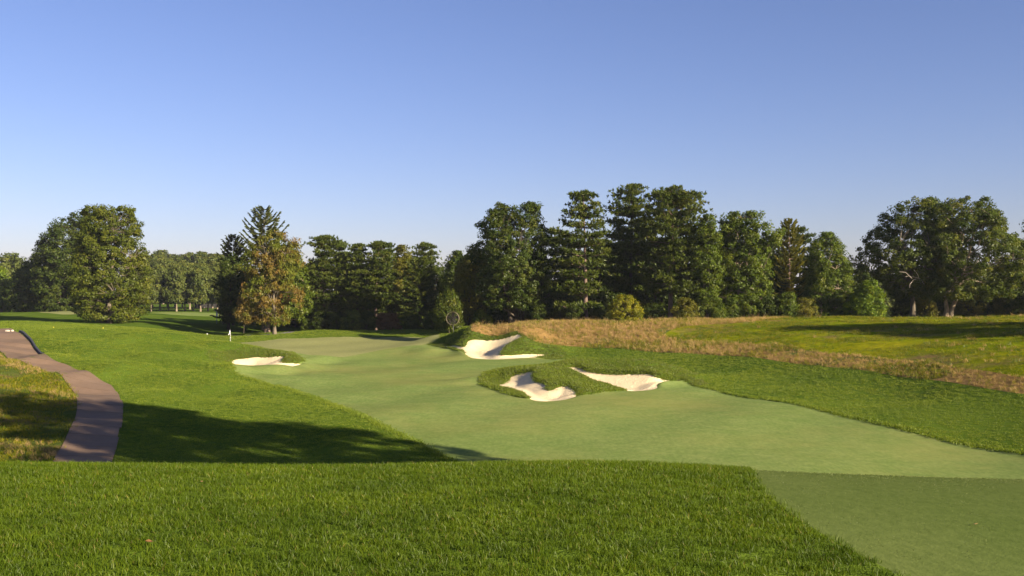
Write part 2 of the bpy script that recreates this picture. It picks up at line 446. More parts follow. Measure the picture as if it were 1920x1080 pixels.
# where the land keeps its own level: the fairway in front of and behind the bunkers
hold = []
for u, d in ((960, 60.5), (1020, 60.5), (1080, 61), (1140, 65.5), (1200, 66.5), (1250, 68), (900, 69), (880, 73), (880, 79), (930, 83), (1000, 83), (480, 85), (520, 86), (560, 88.5), (590, 91), (590, 95),
             (575, 99), (440, 86), (880, 98.5), (920, 98), (960, 98), (1000, 99), (1040, 101), (820, 110), (850, 106), (790, 121), (1080, 104), (470, 104), (520, 103), (1290, 70), (880, 122), (940, 121)):
    hold.append(((u - U0) / FPX * d, d))
hold = np.array(hold)
RX = np.vstack([LP[:, :2], hold])
NB = len(B1) + len(B2) + len(B3) + len(B4)
LIP = (0.32, 0.34, 0.18, 0.28, 0.0)
lipn = np.repeat(LIP[:4], [len(B1), len(B2), len(B3), len(B4)])
LP[:NB, 2] += 0.04 + lipn * np.clip((LP[:NB, 2] - base_h(LP[:NB, :2])) / 0.45, 0, 1)          # outlines follow the sand, the turf stands above it
LP[NB:, 2] += 0.02
RZ = np.concatenate([LP[:, 2] - base_h(LP[:, :2]), np.zeros(len(hold))])
RZ[:NB] = np.where(RZ[:NB] < 0.2, np.minimum(RZ[:NB], 0.04), RZ[:NB])
RR = 6.0
def wend(r):
    t = np.clip(1 - r / RR, 0, None)
    return t ** 4 * (4 * r / RR + 1)
RW = np.linalg.solve(wend(np.hypot(RX[:, None, 0] - RX[None, :, 0], RX[:, None, 1] - RX[None, :, 1])) + 0.03 * np.eye(len(RX)), RZ)

def land_h(xy):
    """turf level (relative to camera) before the sand is dug out"""
    xy = np.asarray(xy, float)
    z = base_h(xy)
    m = (xy[:, 1] > 55) & (xy[:, 1] < 130) & (np.abs(xy[:, 0]) < 40)
    if m.any():
        q = xy[m]
        for i in range(0, len(q), 20000):
            c = q[i:i + 20000]
            add = wend(np.hypot(c[:, None, 0] - RX[None, :, 0], c[:, None, 1] - RX[None, :, 1])) @ RW
            idx = np.flatnonzero(m)[i:i + 20000]
            z[idx] += add
    return z

# --- outlines on the ground
DS = np.concatenate([np.arange(4, 20, 0.1), np.arange(20, 130, 0.25), np.arange(130, 260, 1.0)])
def ground_pt(u, v, dmin=38, fn=None):
    d = DS[DS >= dmin]
    xy = np.stack([(u - U0) / FPX * d, d], 1)
    z = (fn or land_h)(xy)
    ray = -(v - V0) / FPX * d
    hit = np.flatnonzero(z >= ray)
    if len(hit) == 0:
        i = int(np.argmax(z - ray))
        return xy[i]
    i = hit[0]
    if i == 0:
        return xy[0]
    a, b = (z - ray)[i - 1], (z - ray)[i]
    t = a / (a - b)
    return xy[i - 1] * (1 - t) + xy[i] * t

def outline(pts, dmin=38, fn=None):
    out = []
    for p in pts:
        if len(p) == 3:
            out.append(P(*p)[:2])
        else:
            out.append(tuple(ground_pt(p[0], p[1], dmin, fn)))
    return np.array(out)

def smooth_poly(p, n=2, closed=True):
    p = np.asarray(p, float)
    for _ in range(n):          # Chaikin
        q = np.roll(p, -1, 0)
        a, b = 0.75 * p + 0.25 * q, 0.25 * p + 0.75 * q
        p = np.stack([a, b], 1).reshape(-1, 2)
    return p

def sdf(poly, xy, pad=12.0):
    """negative inside; clamped to +pad far away"""
    poly = np.asarray(poly)
    xy = np.asarray(xy)
    out = np.full(len(xy), pad)
    lo, hi = poly.min(0) - pad, poly.max(0) + pad
    m = (xy[:, 0] > lo[0]) & (xy[:, 0] < hi[0]) & (xy[:, 1] > lo[1]) & (xy[:, 1] < hi[1])
    q = xy[m]
    best = np.full(len(q), 1e9)
    ins = np.zeros(len(q), bool)
    for a, b in zip(poly, np.roll(poly, -1, 0)):
        e = b - a
        w = q - a
        t = np.clip((w @ e) / (e @ e + 1e-12), 0, 1)
        best = np.minimum(best, ((w - t[:, None] * e) ** 2).sum(1))
        c = (a[1] > q[:, 1]) != (b[1] > q[:, 1])
        xin = (b[0] - a[0]) * (q[:, 1] - a[1]) / (b[1] - a[1] + 1e-12) + a[0]
        ins ^= c & (q[:, 0] < xin)
    s = np.sqrt(best)
    out[m] = np.where(ins, -s, s)
    return out

bunker_xy = [smooth_poly([P(*q)[:2] for q in b], 2) for b in (B1, B2, B3, B4, B5)]

fair_xy = smooth_poly(outline([
    (860, 868), (800, 838), (740, 808), (680, 780), (620, 755), (560, 735), (500, 718), (460, 706), (435, 698), (427, 690, 90.2), (440, 686, 91), (480, 684, 91.5), (520, 684, 91), (550, 682, 91.8),
    (569, 681, 92.8), (572, 679, 93.6), (548, 669, 96), (543, 662, 103),
    (590, 655, 112), (700, 655, 112), (792, 646, 118), (802, 648, 116.8), (838, 654, 111.5), (856, 655.5, 109), (878, 664, 104), (900, 665, 104), (940, 668, 102.5),
    (990, 666, 103.2), (1010, 668, 102.8), (1063, 670, 101.9), (1113, 672.5, 100.5), (1120, 680, 90), (1170, 698, 77), (1240, 713.5, 73.6), (1279, 715, 74), (1292, 719.6), (1330, 730),
    (1450, 752), (1540, 770), (1640, 795), (1760, 825), (1860, 845), (1920, 853), (2150, 890, 38), (2500, 930, 34), (2100, 1000, 24), (1300, 1000, 24), (1000, 900, 36)]), 2)
green_xy = smooth_poly(outline([
    (414.6, 645, 124), (471, 642.5, 125), (500, 639, 127), (529, 635), (587, 633), (692, 632.8), (744, 632), (796, 632.5), (829, 635.5, 124), (822, 643, 118.5), (792, 646.7), (744, 651.5), (712, 655.6),
    (687, 662), (660, 667), (629, 668.8), (587, 667), (550, 664.5, 104), (520, 660, 104), (470, 657, 108), (430, 652, 114)]), 2)
cplx_xy = smooth_poly(outline([
    (897, 714, 75), (905, 723), (926, 731), (949, 738), (972, 745), (988, 748), (1022, 745, 65.5), (1060, 742, 66), (1083, 741), (1109, 739), (1132, 734.5), (1173, 731.5), (1205, 729, 70.5), (1228, 723, 71.5),
    (1232, 718, 72.4), (1246, 714.5, 73.3), (1278, 714.2, 74), (1330, 700, 80), (1150, 672, 92), (1109, 673.7, 88), (1086, 674, 86), (1052, 679, 84), (1017, 684, 82), (983, 688, 81.5), (949, 692, 81), (921, 698, 80), (905, 706, 78)]), 2)
tee_xy = smooth_poly(outline([(1398, 884, 13.4), (1425, 915), (1470, 955), (1530, 995), (1610, 1040), (1690, 1080), (1800, 1130), (2000, 1180), (2600, 1100), (2600, 930, 14), (2100, 920, 18), (1650, 920, 18), (1420, 900, 16)], 3.5, base_h), 2)
fesc_xy = smooth_poly(outline([
    (882, 634, 111.5), (884, 613, 113), (890, 608, 122), (1000, 606, 128), (1300, 600, 132), (1500, 596, 124), (1450, 599, 115.5), (1380, 603, 114), (1280, 612), (1245, 625), (1250, 636), (1350, 643), (1500, 655), (1640, 670), (1800, 690), (1920, 714),
    (2100, 745, 54), (2150, 775, 48), (1920, 742), (1850, 730), (1760, 715), (1640, 700), (1500, 683), (1360, 668), (1200, 657), (1120, 653), (1060, 648), (1010, 645), (985, 640, 107), (975, 624, 109.3), (945, 632, 110), (905, 635, 111)]), 2)
mead_xy = smooth_poly(outline([
    (1280, 612), (1245, 625), (1250, 636), (1350, 643), (1500, 655), (1640, 670), (1800, 690), (1920, 714), (2100, 745, 54), (2400, 700, 60), (2500, 600, 120), (2300, 590, 160), (1500, 590, 160), (1300, 590, 160), (1380, 603, 114)]), 2)
bank_xy = smooth_poly(outline([
    (100, 869, 43), (122, 830), (141, 790), (146, 760), (140, 735), (115, 712), (75, 692), (30, 676), (-20, 655), (-80, 640, 88), (-300, 660, 75), (-500, 900, 36), (60, 900, 38)]), 2)
strip_xy = outline([(342, 630.5, 137), (400, 629, 139.5), (466, 629, 139.5), (466, 631.5, 136.5), (400, 632, 136)])
apath_xy = smooth_poly(outline([(478, 629.5, 138.5), (520, 625.5, 143), (560, 622, 149), (560, 625, 145), (525, 629.5, 139.5), (495, 632, 136)]), 1)
farg_xy = smooth_poly(outline([(60, 585, 200), (90, 581, 222), (140, 580, 225), (185, 584, 215), (170, 588, 196), (110, 589, 190)]), 2)
farf_xy = smooth_poly(outline([(270, 588, 228), (330, 586, 245), (420, 588, 240), (420, 594, 215), (350, 594, 213), (290, 592, 215)]), 2)

def height(xy):
    """finished ground level, absolute"""
    xy = np.asarray(xy, float)
    z = land_h(xy)
    zb = base_h(xy)
    for i, b in enumerate(bunker_xy):
        s = sdf(b, xy, 4.0)
        ins = np.clip(-s, 0, None)
        lip = 0.05 + LIP[i] * np.clip((z - zb) / 0.45, 0, 1)
        z -= lip * (1 - sstep(-0.06, 0.30, s)) + (0.30, 0.40, 0.30, 0.32, 0.2)[i] * sstep(0.0, 1.7, ins)
    m = (xy[:, 1] > 36) & (xy[:, 1] < 150) & (np.abs(xy[:, 0]) < 60)
    q = xy[m]
    cut_ = np.minimum(np.minimum(np.maximum(sdf(fair_xy, q, 2.0), -sdf(cplx_xy, q, 2.0)), sdf(green_xy, q, 2.0)), sdf(tee_xy, q, 2.0))
    step = 0.07 * sstep(36, 40, np.hypot(xy[:, 0], xy[:, 1])); step[m] *= 1 / 0.07; step[m] *= 0.07 * sstep(0.0, 0.16, cut_)     # rough is cut higher than fairway and green
    return z + step + CZ

# --- the sheet: rings of rays, close-set where the photograph looks
th = np.radians(np.concatenate([np.arange(-31, 31.01, 0.125), ]))
side = np.radians(np.concatenate([np.array([31.6, 32.5, 34, 36, 39, 43, 48, 54, 61, 70]), np.arange(80, 280.1, 10), np.array([290, 299, 306, 312, 317, 321, 324, 326, 327.5, 328.4])]))
TH = np.concatenate([th, side])
R = np.concatenate([np.arange(2.0, 16, 0.25), np.arange(16, 40, 1.0), np.arange(40, 62, 0.4), np.arange(62, 80, 0.18), np.arange(80, 117, 0.22), np.arange(117, 145, 0.5),
                    145 * 1.011 ** np.arange(0, 55), 266 * 1.16 ** np.arange(0, 21)])
nt_, nr_ = len(TH), len(R)
TT, RRg = np.meshgrid(TH, R)
GXY = np.stack([(RRg * np.sin(TT)).ravel(), (RRg * np.cos(TT)).ravel()], 1)
GXY = np.vstack([GXY, [[0, 0]]])
GZ = height(GXY)
GV = np.column_stack([GXY, GZ])
i, j = np.meshgrid(np.arange(nr_ - 1), np.arange(nt_), indexing='ij')
i, j = i.ravel(), j.ravel(); j2 = (j + 1) % nt_
a, b, c, d = i * nt_ + j, i * nt_ + j2, (i + 1) * nt_ + j2, (i + 1) * nt_ + j
GT = np.vstack([np.column_stack([a, d, c]), np.column_stack([a, c, b])])
jj = np.arange(nt_)
GT = np.vstack([GT, np.column_stack([np.full(nt_, len(GXY) - 1), jj, (jj + 1) % nt_])])

def split(V, T, phi):
    """cuts the triangles along phi = 0; returns verts, tris inside (phi < 0), tris outside"""
    phi = np.where(np.abs(phi) < 1e-4, 1e-4, phi)
    neg = phi[T] < 0
    k = neg.sum(1)
    ins, outs = [T[k == 3]], [T[k == 0]]
    extra = []
    mixed = T[(k == 1) | (k == 2)]
    mk = k[(k == 1) | (k == 2)]
    if len(mixed):
        mn = phi[mixed] < 0
        odd = np.where(mk == 1, np.argmax(mn, 1), np.argmin(mn, 1))
        r = np.arange(len(mixed))
        A, B, Cc = mixed[r, odd], mixed[r, (odd + 1) % 3], mixed[r, (odd + 2) % 3]
        e = np.concatenate([np.column_stack([A, B]), np.column_stack([A, Cc])])
        es = np.sort(e, 1)
        key = es[:, 0].astype(np.int64) * (len(V) + 1) + es[:, 1]
        uk, inv = np.unique(key, return_inverse=True)
        first = np.zeros(len(uk), int); first[inv] = np.arange(len(inv))
        p, q = es[first, 0], es[first, 1]
        t = phi[p] / (phi[p] - phi[q])
        nv = V[p] * (1 - t[:, None]) + V[q] * t[:, None]
        ids = len(V) + inv.ravel()
        AB, AC = ids[:len(mixed)], ids[len(mixed):]
        tip = np.column_stack([A, AB, AC])
        q1 = np.column_stack([AB, B, Cc]); q2 = np.column_stack([AB, Cc, AC])
        one = mk == 1
        ins += [tip[one], q1[~one], q2[~one]]
        outs += [tip[~one], q1[one], q2[one]]
        V = np.vstack([V, nv])
    return V, np.vstack(ins), np.vstack(outs)

def sheet(name, V, T, mat, **props):
    used, inv = np.unique(T, return_inverse=True)
    me = mesh_np(name, V[used], inv.reshape(-1, 3))
    o = link(name, me, mat, smooth=True, **props)
    return o

rest = GT
V = GV
SH = {}
def cut(name, fn, mat, **props):
    global V, rest
    V, a, rest = split(V, rest, fn(V[:, :2]))
    SH[name] = (V, a)
    return sheet(props.pop('oname', name), V, a, mat, **props)

blab = ['small sand bunker with a grass tongue, left of the green below the flag',
        'deep far bunker cut into the tan fescue bank right of the green',
        'front sand bunker with a scalloped rim, left one of the pair in the fairway',
        'long front sand bunker under the high grass bank, right of the fairway pair',
        'thin sliver of sand at the far left beyond the cart path']
for k in range(5):
    cut('bunker%d' % k, lambda q, k=k: sdf(bunker_xy[k], q, 4.0), M['sand'], oname='sand_bunker', label=blab[k], category='sand bunker', group='sand bunkers on the course')
cut('green', lambda q: sdf(green_xy, q), M['green'], oname='putting_green', kind='structure')
cut('fairway', lambda q: np.maximum(sdf(fair_xy, q), -sdf(cplx_xy, q)), M['fairway'], kind='structure')
cut('tee', lambda q: sdf(tee_xy, q), M['tee'], oname='tee_lawn', kind='structure')
cut('fescue', lambda q: sdf(fesc_xy, q), M['fescue'], oname='fescue_ground', kind='structure')
cut('meadow', lambda q: sdf(mead_xy, q), M['meadow'], oname='meadow_field', kind='structure')
cut('bank', lambda q: sdf(bank_xy, q), M['fescue_low'], oname='bank_ground', kind='structure')
cut('strip', lambda q: sdf(strip_xy, q), M['green'], oname='far_lawn', kind='structure')
cut('apath', lambda q: sdf(apath_xy, q), flat_mat('far_asphalt', (0.15, 0.13, 0.135), 0.9), oname='far_path', kind='structure')
cut('farg', lambda q: sdf(farg_xy, q), M['green'], oname='far_green_lawn', kind='structure')
cut('farf', lambda q: sdf(farf_xy, q), M['fairway'], oname='far_fairway', kind='structure')
SH['rough'] = (V, rest)
sheet('rough_ground', V, rest, M['rough'], kind='structure')

def hz(x, y):
    return float(height(np.array([[x, y]]))[0])

# ------------------------------------------------------------------ trees
def wob(p, seed, f=0.5):
    """cheap smooth noise, about -1..1"""
    r = np.random.default_rng(seed)
    s = 0
    for _ in range(5):
        k = r.normal(0, f, 3); s = s + np.sin(p @ k + r.uniform(0, 6.28))
    return s / 2.6

def norm(a):
    return a / (np.linalg.norm(a, axis=-1, keepdims=True) + 1e-9)

def leaf_quads(c, n, size, aspect=0.6, along=None):
    """rhombic leaves at c facing n; along = preferred long axis"""
    m = len(c)
    t = rng.normal(size=(m, 3)) if along is None else along + rng.normal(0, 0.25, (m, 3))
    t = norm(t - (t * n).sum(1, keepdims=True) * n)
    b = np.cross(n, t)
    s = size[:, None]
    v = np.stack([c + t * s, c + b * s * aspect + t * s * 0.1, c - t * s, c - b * s * aspect - t * s * 0.1], 1).reshape(-1, 3)
    f = np.arange(4 * m).reshape(-1, 4)
    return v, f

def profile(prof):
    p = np.array(sorted(prof))
    return p[:, 0], p[:, 1], p[:, 2]

def px_profile(pl, u0, d, zb):
    """silhouette seen at distance d, turned into metres round the trunk"""
    return [((V0 - v) / FPX * d + CZ - zb, (a - u0) / FPX * d, (b - u0) / FPX * d) for v, a, b in pl]

def limb(mb, a, b, r0, r1, sag=0.0, n=5, sides=5, seed=0):
    a, b = np.asarray(a, float), np.asarray(b, float)
    t = np.linspace(0, 1, n)[:, None]
    L_ = np.linalg.norm(b - a)
    p = a * (1 - t) + b * t
    r = np.random.default_rng(seed)
    p[:, 2] += sag * L_ * (t[:, 0] * (1 - t[:, 0])) * 4
    p[1:-1] += r.normal(0, 0.035 * L_, (n - 2, 3))
    mb.tube(p, r0 + (r1 - r0) * t[:, 0], sides, cap=False)
    return p

def make_broadleaf(prof, seed, trunk_r=0.3, n_cl=300, per=75, leaf=0.17, depth=1.0, gap=-0.95, fork=1, lean=0.0, rcl=(0.55, 1.15), hang=0.0, clear=0.12, shell=0.45, lumps=0.28, limb_r=0.55):
    if n_cl > 100:
        n_cl, per, rcl = int(n_cl * 1.4), int(per * 0.74), (rcl[0] * 0.72, rcl[1] * 0.98)
    r = np.random.default_rng(seed)
    zs, xl, xr = profile(prof)
    z0, H = zs[0], zs[-1]
    C = []
    tries = 0
    while len(C) < n_cl and tries < 40:
        tries += 1
        k = n_cl * 3
        z = r.uniform(z0, H, k)
        l, rr = np.interp(z, zs, xl), np.interp(z, zs, xr)
        half, mid = (rr - l) / 2, (rr + l) / 2
        keep = r.uniform(0, 1, k) < (half / half.max()) ** 1.3 + 0.05
        z, half, mid = z[keep], half[keep], mid[keep]
        az = r.uniform(0, 2 * math.pi, len(z))
        rad = np.sqrt(r.uniform(shell ** 2, 1, len(z)))
        dirs = np.stack([np.cos(az), np.sin(az), (z - z0) / max(H - z0, 1)], 1)
        q = np.stack([np.cos(az) * half, np.sin(az) * half * depth, z], 1)
        rad = rad * (1 - lumps * 0.5 + lumps * wob(q, seed + 3, 0.55))
        p = np.stack([mid + np.cos(az) * half * rad, np.sin(az) * half * rad * depth, z], 1)
        g = wob(p, seed + 11, 0.8) > gap
        C.extend(p[g].tolist())
    C = np.array(C[:n_cl])
    rc = r.uniform(rcl[0], rcl[1], len(C))
    # keep clumps inside the outline
    l, rr = np.interp(C[:, 2], zs, xl), np.interp(C[:, 2], zs, xr)
    C[:, 0] = np.clip(C[:, 0], l + rc * 0.6, np.maximum(rr - rc * 0.6, l + rc * 0.6))
    C[:, 2] = np.minimum(C[:, 2], H - rc * 0.45)
    # leaves
    per, leaf = int(per * 1.55), leaf * 0.88
    m = len(C) * per
    ci = np.repeat(np.arange(len(C)), per)
    dv = norm(r.normal(size=(m, 3)))
    rad = r.uniform(0.25, 1, m) ** 0.6
    off = dv * (rad * rc[ci])[:, None] * np.array([1.0, 1.0, 0.72])
    off[:, 2] -= hang * rc[ci] * r.uniform(0, 1.6, m)
    pos = C[ci] + off
    axis = np.array([(xl.mean() + xr.mean()) / 2, 0, (z0 + H) / 2])
    out = norm(C[ci] - axis)
    nrm = norm(dv * 0.75 + out * 0.45 + np.array([0, 0, 0.35]) + r.normal(0, 0.55, (m, 3)))
    size = leaf * r.uniform(0.65, 1.35, m)
    al = None
    if hang:
        al = np.tile(np.array([[0, 0, -1.0]]), (m, 1))
    v, f = leaf_quads(pos, nrm, size, 0.58, al)
    ct = np.clip(r.normal(0.45, 0.2, len(C)), 0, 1)
    tint = np.clip(ct[ci] + r.normal(0, 0.13, m), 0, 1)
    crown = mesh_np('crown', v, f, {'tint': np.repeat(tint, 4)})
    # trunk and limbs
    mb = MB()
    cx = np.interp(H * 0.5, zs, (xl + xr) / 2)
    stems, trunks = [], []
    for s in range(fork):
        a = (s - (fork - 1) / 2)
        base = np.array([a * trunk_r * 1.5, r.normal(0, 0.1) * (fork > 1), -0.4])
        top = np.array([cx * 0.8 + a * H * 0.16 + lean * H * 0.3, r.normal(0, 0.6), H * 0.78])
        t = np.linspace(0, 1, 9)[:, None]
        p = base * (1 - t ** 1.2) + top * t ** 1.2
        p[:, 2] = base[2] + (top[2] - base[2]) * t[:, 0]
        p[2:-1, :2] += r.normal(0, 0.02 * H, (6, 2)) * 0.6
        rr_ = trunk_r * (1 - 0.86 * t[:, 0] ** 0.8)
        rr_[0] *= 1.45; rr_[1] *= 1.02
        st_ = MB(); st_.tube(p, rr_, 8, cap=False)
        trunks.append(st_.mesh('trunk'))
        stems.append((p, rr_))
    nl = min(len(C), 16 + 4 * fork)
    pick = r.choice(len(C), nl, replace=False)
    ends = []
    for kk, q in enumerate(pick):
        tgt = C[q]
        p, rr_ = stems[kk % fork]
        zz = max(clear * H, tgt[2] * r.uniform(0.45, 0.8) - 0.05 * H)
        i_ = int(np.argmin(abs(p[:, 2] - zz)))
        i_ = min(max(i_, 1), len(p) - 2)
        lp = limb(mb, p[i_], tgt, rr_[i_] * limb_r, 0.03, sag=r.uniform(0.0, 0.10), seed=seed * 100 + kk)
        ends.append(lp[2:]); 
    E = np.vstack(ends)
    for q in range(0, len(C), 2):
        dd = np.linalg.norm(E - C[q], axis=1) + 3 * np.clip(E[:, 2] - C[q][2], 0, None)
        e = E[int(np.argmin(dd))]
        if np.linalg.norm(e - C[q]) < 4.5:
            limb(mb, e, C[q], 0.045, 0.015, n=3, sides=3, seed=q)
    return crown, trunks, mb.mesh('branches')

def make_pine(prof, seed, trunk_r=0.28, n_br=110, per=46, pad=(0.5, 0.95), needle=0.22, depth=1.0, bare=None, droop=0.0):
    """white pine: a straight trunk, spreading tiers, foliage in brushy pads"""
    r = np.random.default_rng(seed)
    zs, xl, xr = profile(prof)
    z0, H = zs[0], zs[-1]
    mb = MB()
    t = np.linspace(0, 1, 10)
    px = np.interp(H, zs, (xl + xr) / 2) * t ** 2 * 0.8
    tp = np.stack([px, np.zeros(10), -0.4 + (H + 0.1) * t], 1)
    rr_ = trunk_r * (1 - 0.93 * t); rr_[0] *= 1.3
    st_ = MB(); st_.tube(tp, rr_, 8, cap=False)
    cen, rad, dirs = [], [], []
    # branches gathered in whorls
    nw = max(8, n_br // 7)
    wz = z0 + (H - z0) * (np.linspace(0, 1, nw) ** 0.92) * 0.985
    wz = wz + r.normal(0, 0.12, nw)
    k = 0
    for w in wz:
        nb = r.integers(5, 9)
        a0 = r.uniform(0, 6.28)
        for q in range(nb):
            az = a0 + q * 2 * math.pi / nb + r.normal(0, 0.25)
            ca, sa = math.cos(az), math.sin(az)
            l, rgt = np.interp(w, zs, xl), np.interp(w, zs, xr)
            bx = np.interp(w, tp[:, 2], tp[:, 0])
            wl, wr = abs(min(l - bx, -0.15)), max(rgt - bx, 0.15)
            Lb = (wr * (0.5 + 0.5 * ca) + wl * (0.5 - 0.5 * ca))
            Lb = Lb * (abs(ca) + (1 - abs(ca)) * depth) * r.uniform(0.62, 1.08)
            f = (w - z0) / (H - z0)
            up = (0.05 + 0.5 * f ** 1.6) - droop * (1 - f)
            a = np.array([bx, 0, w])
            b = a + np.array([ca * Lb, sa * Lb, Lb * up * 0.75])
            if b[2] > H - 0.35 * Lb: b[2] = H - 0.35 * Lb - r.uniform(0, 0.3)
            p = limb(mb, a, b, 0.02 + 0.016 * Lb, 0.012, sag=-0.10, n=5, sides=4, seed=seed * 1000 + k)
            k += 1
            ns = max(2, int(Lb / 0.52))
            for s in np.linspace(0.34 if f < 0.7 else 0.1, 1.0, ns):
                pt = np.array([np.interp(s, np.linspace(0, 1, 5), p[:, c_]) for c_ in range(3)])
                side = np.array([-sa, ca, 0]) * r.normal(0, 0.16 * Lb * (0.4 + s))
                pr = r.uniform(*pad) * (0.72 + 0.4 * min(1, Lb / 3))
                cen.append(pt + side + np.array([0, 0, 0.1])); rad.append(pr); dirs.append((ca, sa, 0.45))
    cen, rad, dirs = np.array(cen), np.array(rad), norm(np.array(dirs))
    # brushes: each pad is a handful of tufts, each tuft a fan of needles
    nt = 7
    pi_ = np.repeat(np.arange(len(cen)), nt)
    tuft = cen[pi_] + r.normal(0, 1, (len(pi_), 3)) * (rad[pi_] * 0.6)[:, None] * np.array([1, 1, 0.24])
    tdir = norm(dirs[pi_] * 0.7 + np.array([0, 0, 0.55]) + r.normal(0, 0.45, (len(pi_), 3)))
    per, needle = int(per * 1.9), needle * 1.05
    pn = max(3, per // nt)
    ti = np.repeat(np.arange(len(tuft)), pn)
    nd = norm(tdir[ti] + r.normal(0, 0.55, (len(ti), 3)))
    ln = needle * r.uniform(0.7, 1.3, len(ti))
    pos = tuft[ti] + nd * ln[:, None] * 0.9
    nn = norm(np.cross(nd, r.normal(size=(len(ti), 3))) + np.array([0, 0, 0.25]))
    v, f = leaf_quads(pos, nn, ln, 0.24, nd * 8)
    ct = np.clip(r.normal(0.45, 0.17, len(cen)), 0, 1)
    tint = np.clip(ct[pi_][ti] + r.normal(0, 0.12, len(ti)), 0, 1)
    return mesh_np('crown', v, f, {'tint': np.repeat(tint, 4)}), [st_.mesh('trunk')], mb.mesh('branches')

def make_spruce(prof, seed, trunk_r=0.3, n_br=170, per=26, depth=1.0, needle=0.2, hang=0.55, lift=0.35):
    """spruce: boughs that dip and lift at the tip, hung with twigs"""
    r = np.random.default_rng(seed)
    zs, xl, xr = profile(prof)
    z0, H = zs[0], zs[-1]
    mb = MB()
    t = np.linspace(0, 1, 8)
    st_ = MB(); st_.tube(np.stack([0 * t, 0 * t, -0.4 + (H + 0.3) * t], 1), trunk_r * (1 - 0.95 * t), 7, cap=False)
    pos, ax, tn = [], [], []
    for k in range(n_br):
        f = (k + 0.5) / n_br
        w = z0 + (H - z0) * f ** 0.85 * 0.985
        az = k * 2.39996 + r.normal(0, 0.3)
        ca, sa = math.cos(az), math.sin(az)
        wl, wr = abs(np.interp(w, zs, xl)), abs(np.interp(w, zs, xr))
        Lb = (wr * (0.5 + 0.5 * ca) + wl * (0.5 - 0.5 * ca)) * (abs(ca) + (1 - abs(ca)) * depth) * r.uniform(0.78, 1.08) + 0.12
        s = np.linspace(0, 1, 6)
        dz = Lb * (-0.42 * (1 - f) * s + (lift + 0.45 * f) * s ** 2.2)
        p = np.stack([ca * Lb * s, sa * Lb * s, w + dz], 1)
        mb.tube(p, (0.015 + 0.012 * Lb) * (1 - 0.8 * s), 4, cap=False)
        n = int(1.5 * per * max(1.2, Lb))
        ss = r.uniform(0.12, 1.0, n)
        q = np.stack([np.interp(ss, s, p[:, c_]) for c_ in range(3)], 1)
        tg = norm(np.stack([np.interp(ss, s, np.gradient(p[:, c_])) for c_ in range(3)], 1))
        lat = np.array([-sa, ca, 0])[None] * r.normal(0, 1, (n, 1))
        d = norm(tg * 0.8 + lat * 0.6 + np.array([0, 0, -hang]) * r.uniform(0, 1, (n, 1)))
        q = q + d * r.uniform(0.05, 0.40, (n, 1)) * min(1.0, 0.3 + Lb * 0.35)
        pos.append(q); ax.append(d); tn.append(np.full(n, np.clip(r.normal(0.45, 0.17), 0, 1)))
    pos, ax, tn = np.vstack(pos), np.vstack(ax), np.concatenate(tn)
    nn = norm(np.cross(ax, r.normal(size=ax.shape)) + np.array([0, 0, 0.3]))
    v, f = leaf_quads(pos, nn, needle * r.uniform(0.7, 1.3, len(pos)), 0.33, ax * 6)
    tint = np.clip(tn + r.normal(0, 0.1, len(tn)), 0, 1)
    return mesh_np('crown', v, f, {'tint': np.repeat(tint, 4)}), [st_.mesh('trunk')], mb.mesh('branches')

N_TREES = [0]
def plant(name, label, cat, x, y, meshes, leaf, bark, group=None, rz=0.0, sc=1.0, sink=0.0):
    pr = dict(label=label, category=cat)
    if group: pr['group'] = group
    e = empty(name, (x, y, hz(x, y) - sink), rz, **pr)
    e.scale = (sc, sc, sc)
    cm, tms, bm_ = meshes
    for me, mt in [(cm, L[leaf])] + [(q, BK[bark]) for q in tms + [bm_]]:
        if not me.materials: me.materials.append(mt)
    c = link('crown', cm, None, e)
    if cm.materials[0] != L[leaf]:
        c.material_slots[0].link = 'OBJECT'; c.material_slots[0].material = L[leaf]
    for tm in tms:
        link('trunk', tm, None, e, smooth=True)
    link('branches', bm_, None, e, kind='stuff')
    N_TREES[0] += 1
    return e

def copy_tree(o, x, y, label, rz, sc, group=None, leaf=None, sink=0.0):
    c = o.copy(); COL.objects.link(c)
    c.location = (x, y, hz(x, y) - sink); c.rotation_euler = (0, 0, rz); c.scale = (sc, sc, sc)
    c['label'] = label
    if group: c['group'] = group
    for ch in list(o.children):
        k = ch.copy(); COL.objects.link(k); k.parent = c
        if leaf and k.name.startswith('crown'):
            k.material_slots[0].link = 'OBJECT'; k.material_slots[0].material = L[leaf]
    return c

def tree_at(kind, name, label, u0, d, pl, leafmat, bark, cat='tree', seed=1, group=None, **kw):
    x = (u0 - U0) / FPX * d
    zb = hz(x, d)
    pr = px_profile(pl, u0, d, zb)
    pr = [(max(z, 0.15), a, b) for z, a, b in pr]
    fn = {'b': make_broadleaf, 'p': make_pine, 's': make_spruce}[kind]
    return plant(name, label, cat, x, d, fn(pr, seed, **kw), leafmat, bark, group)

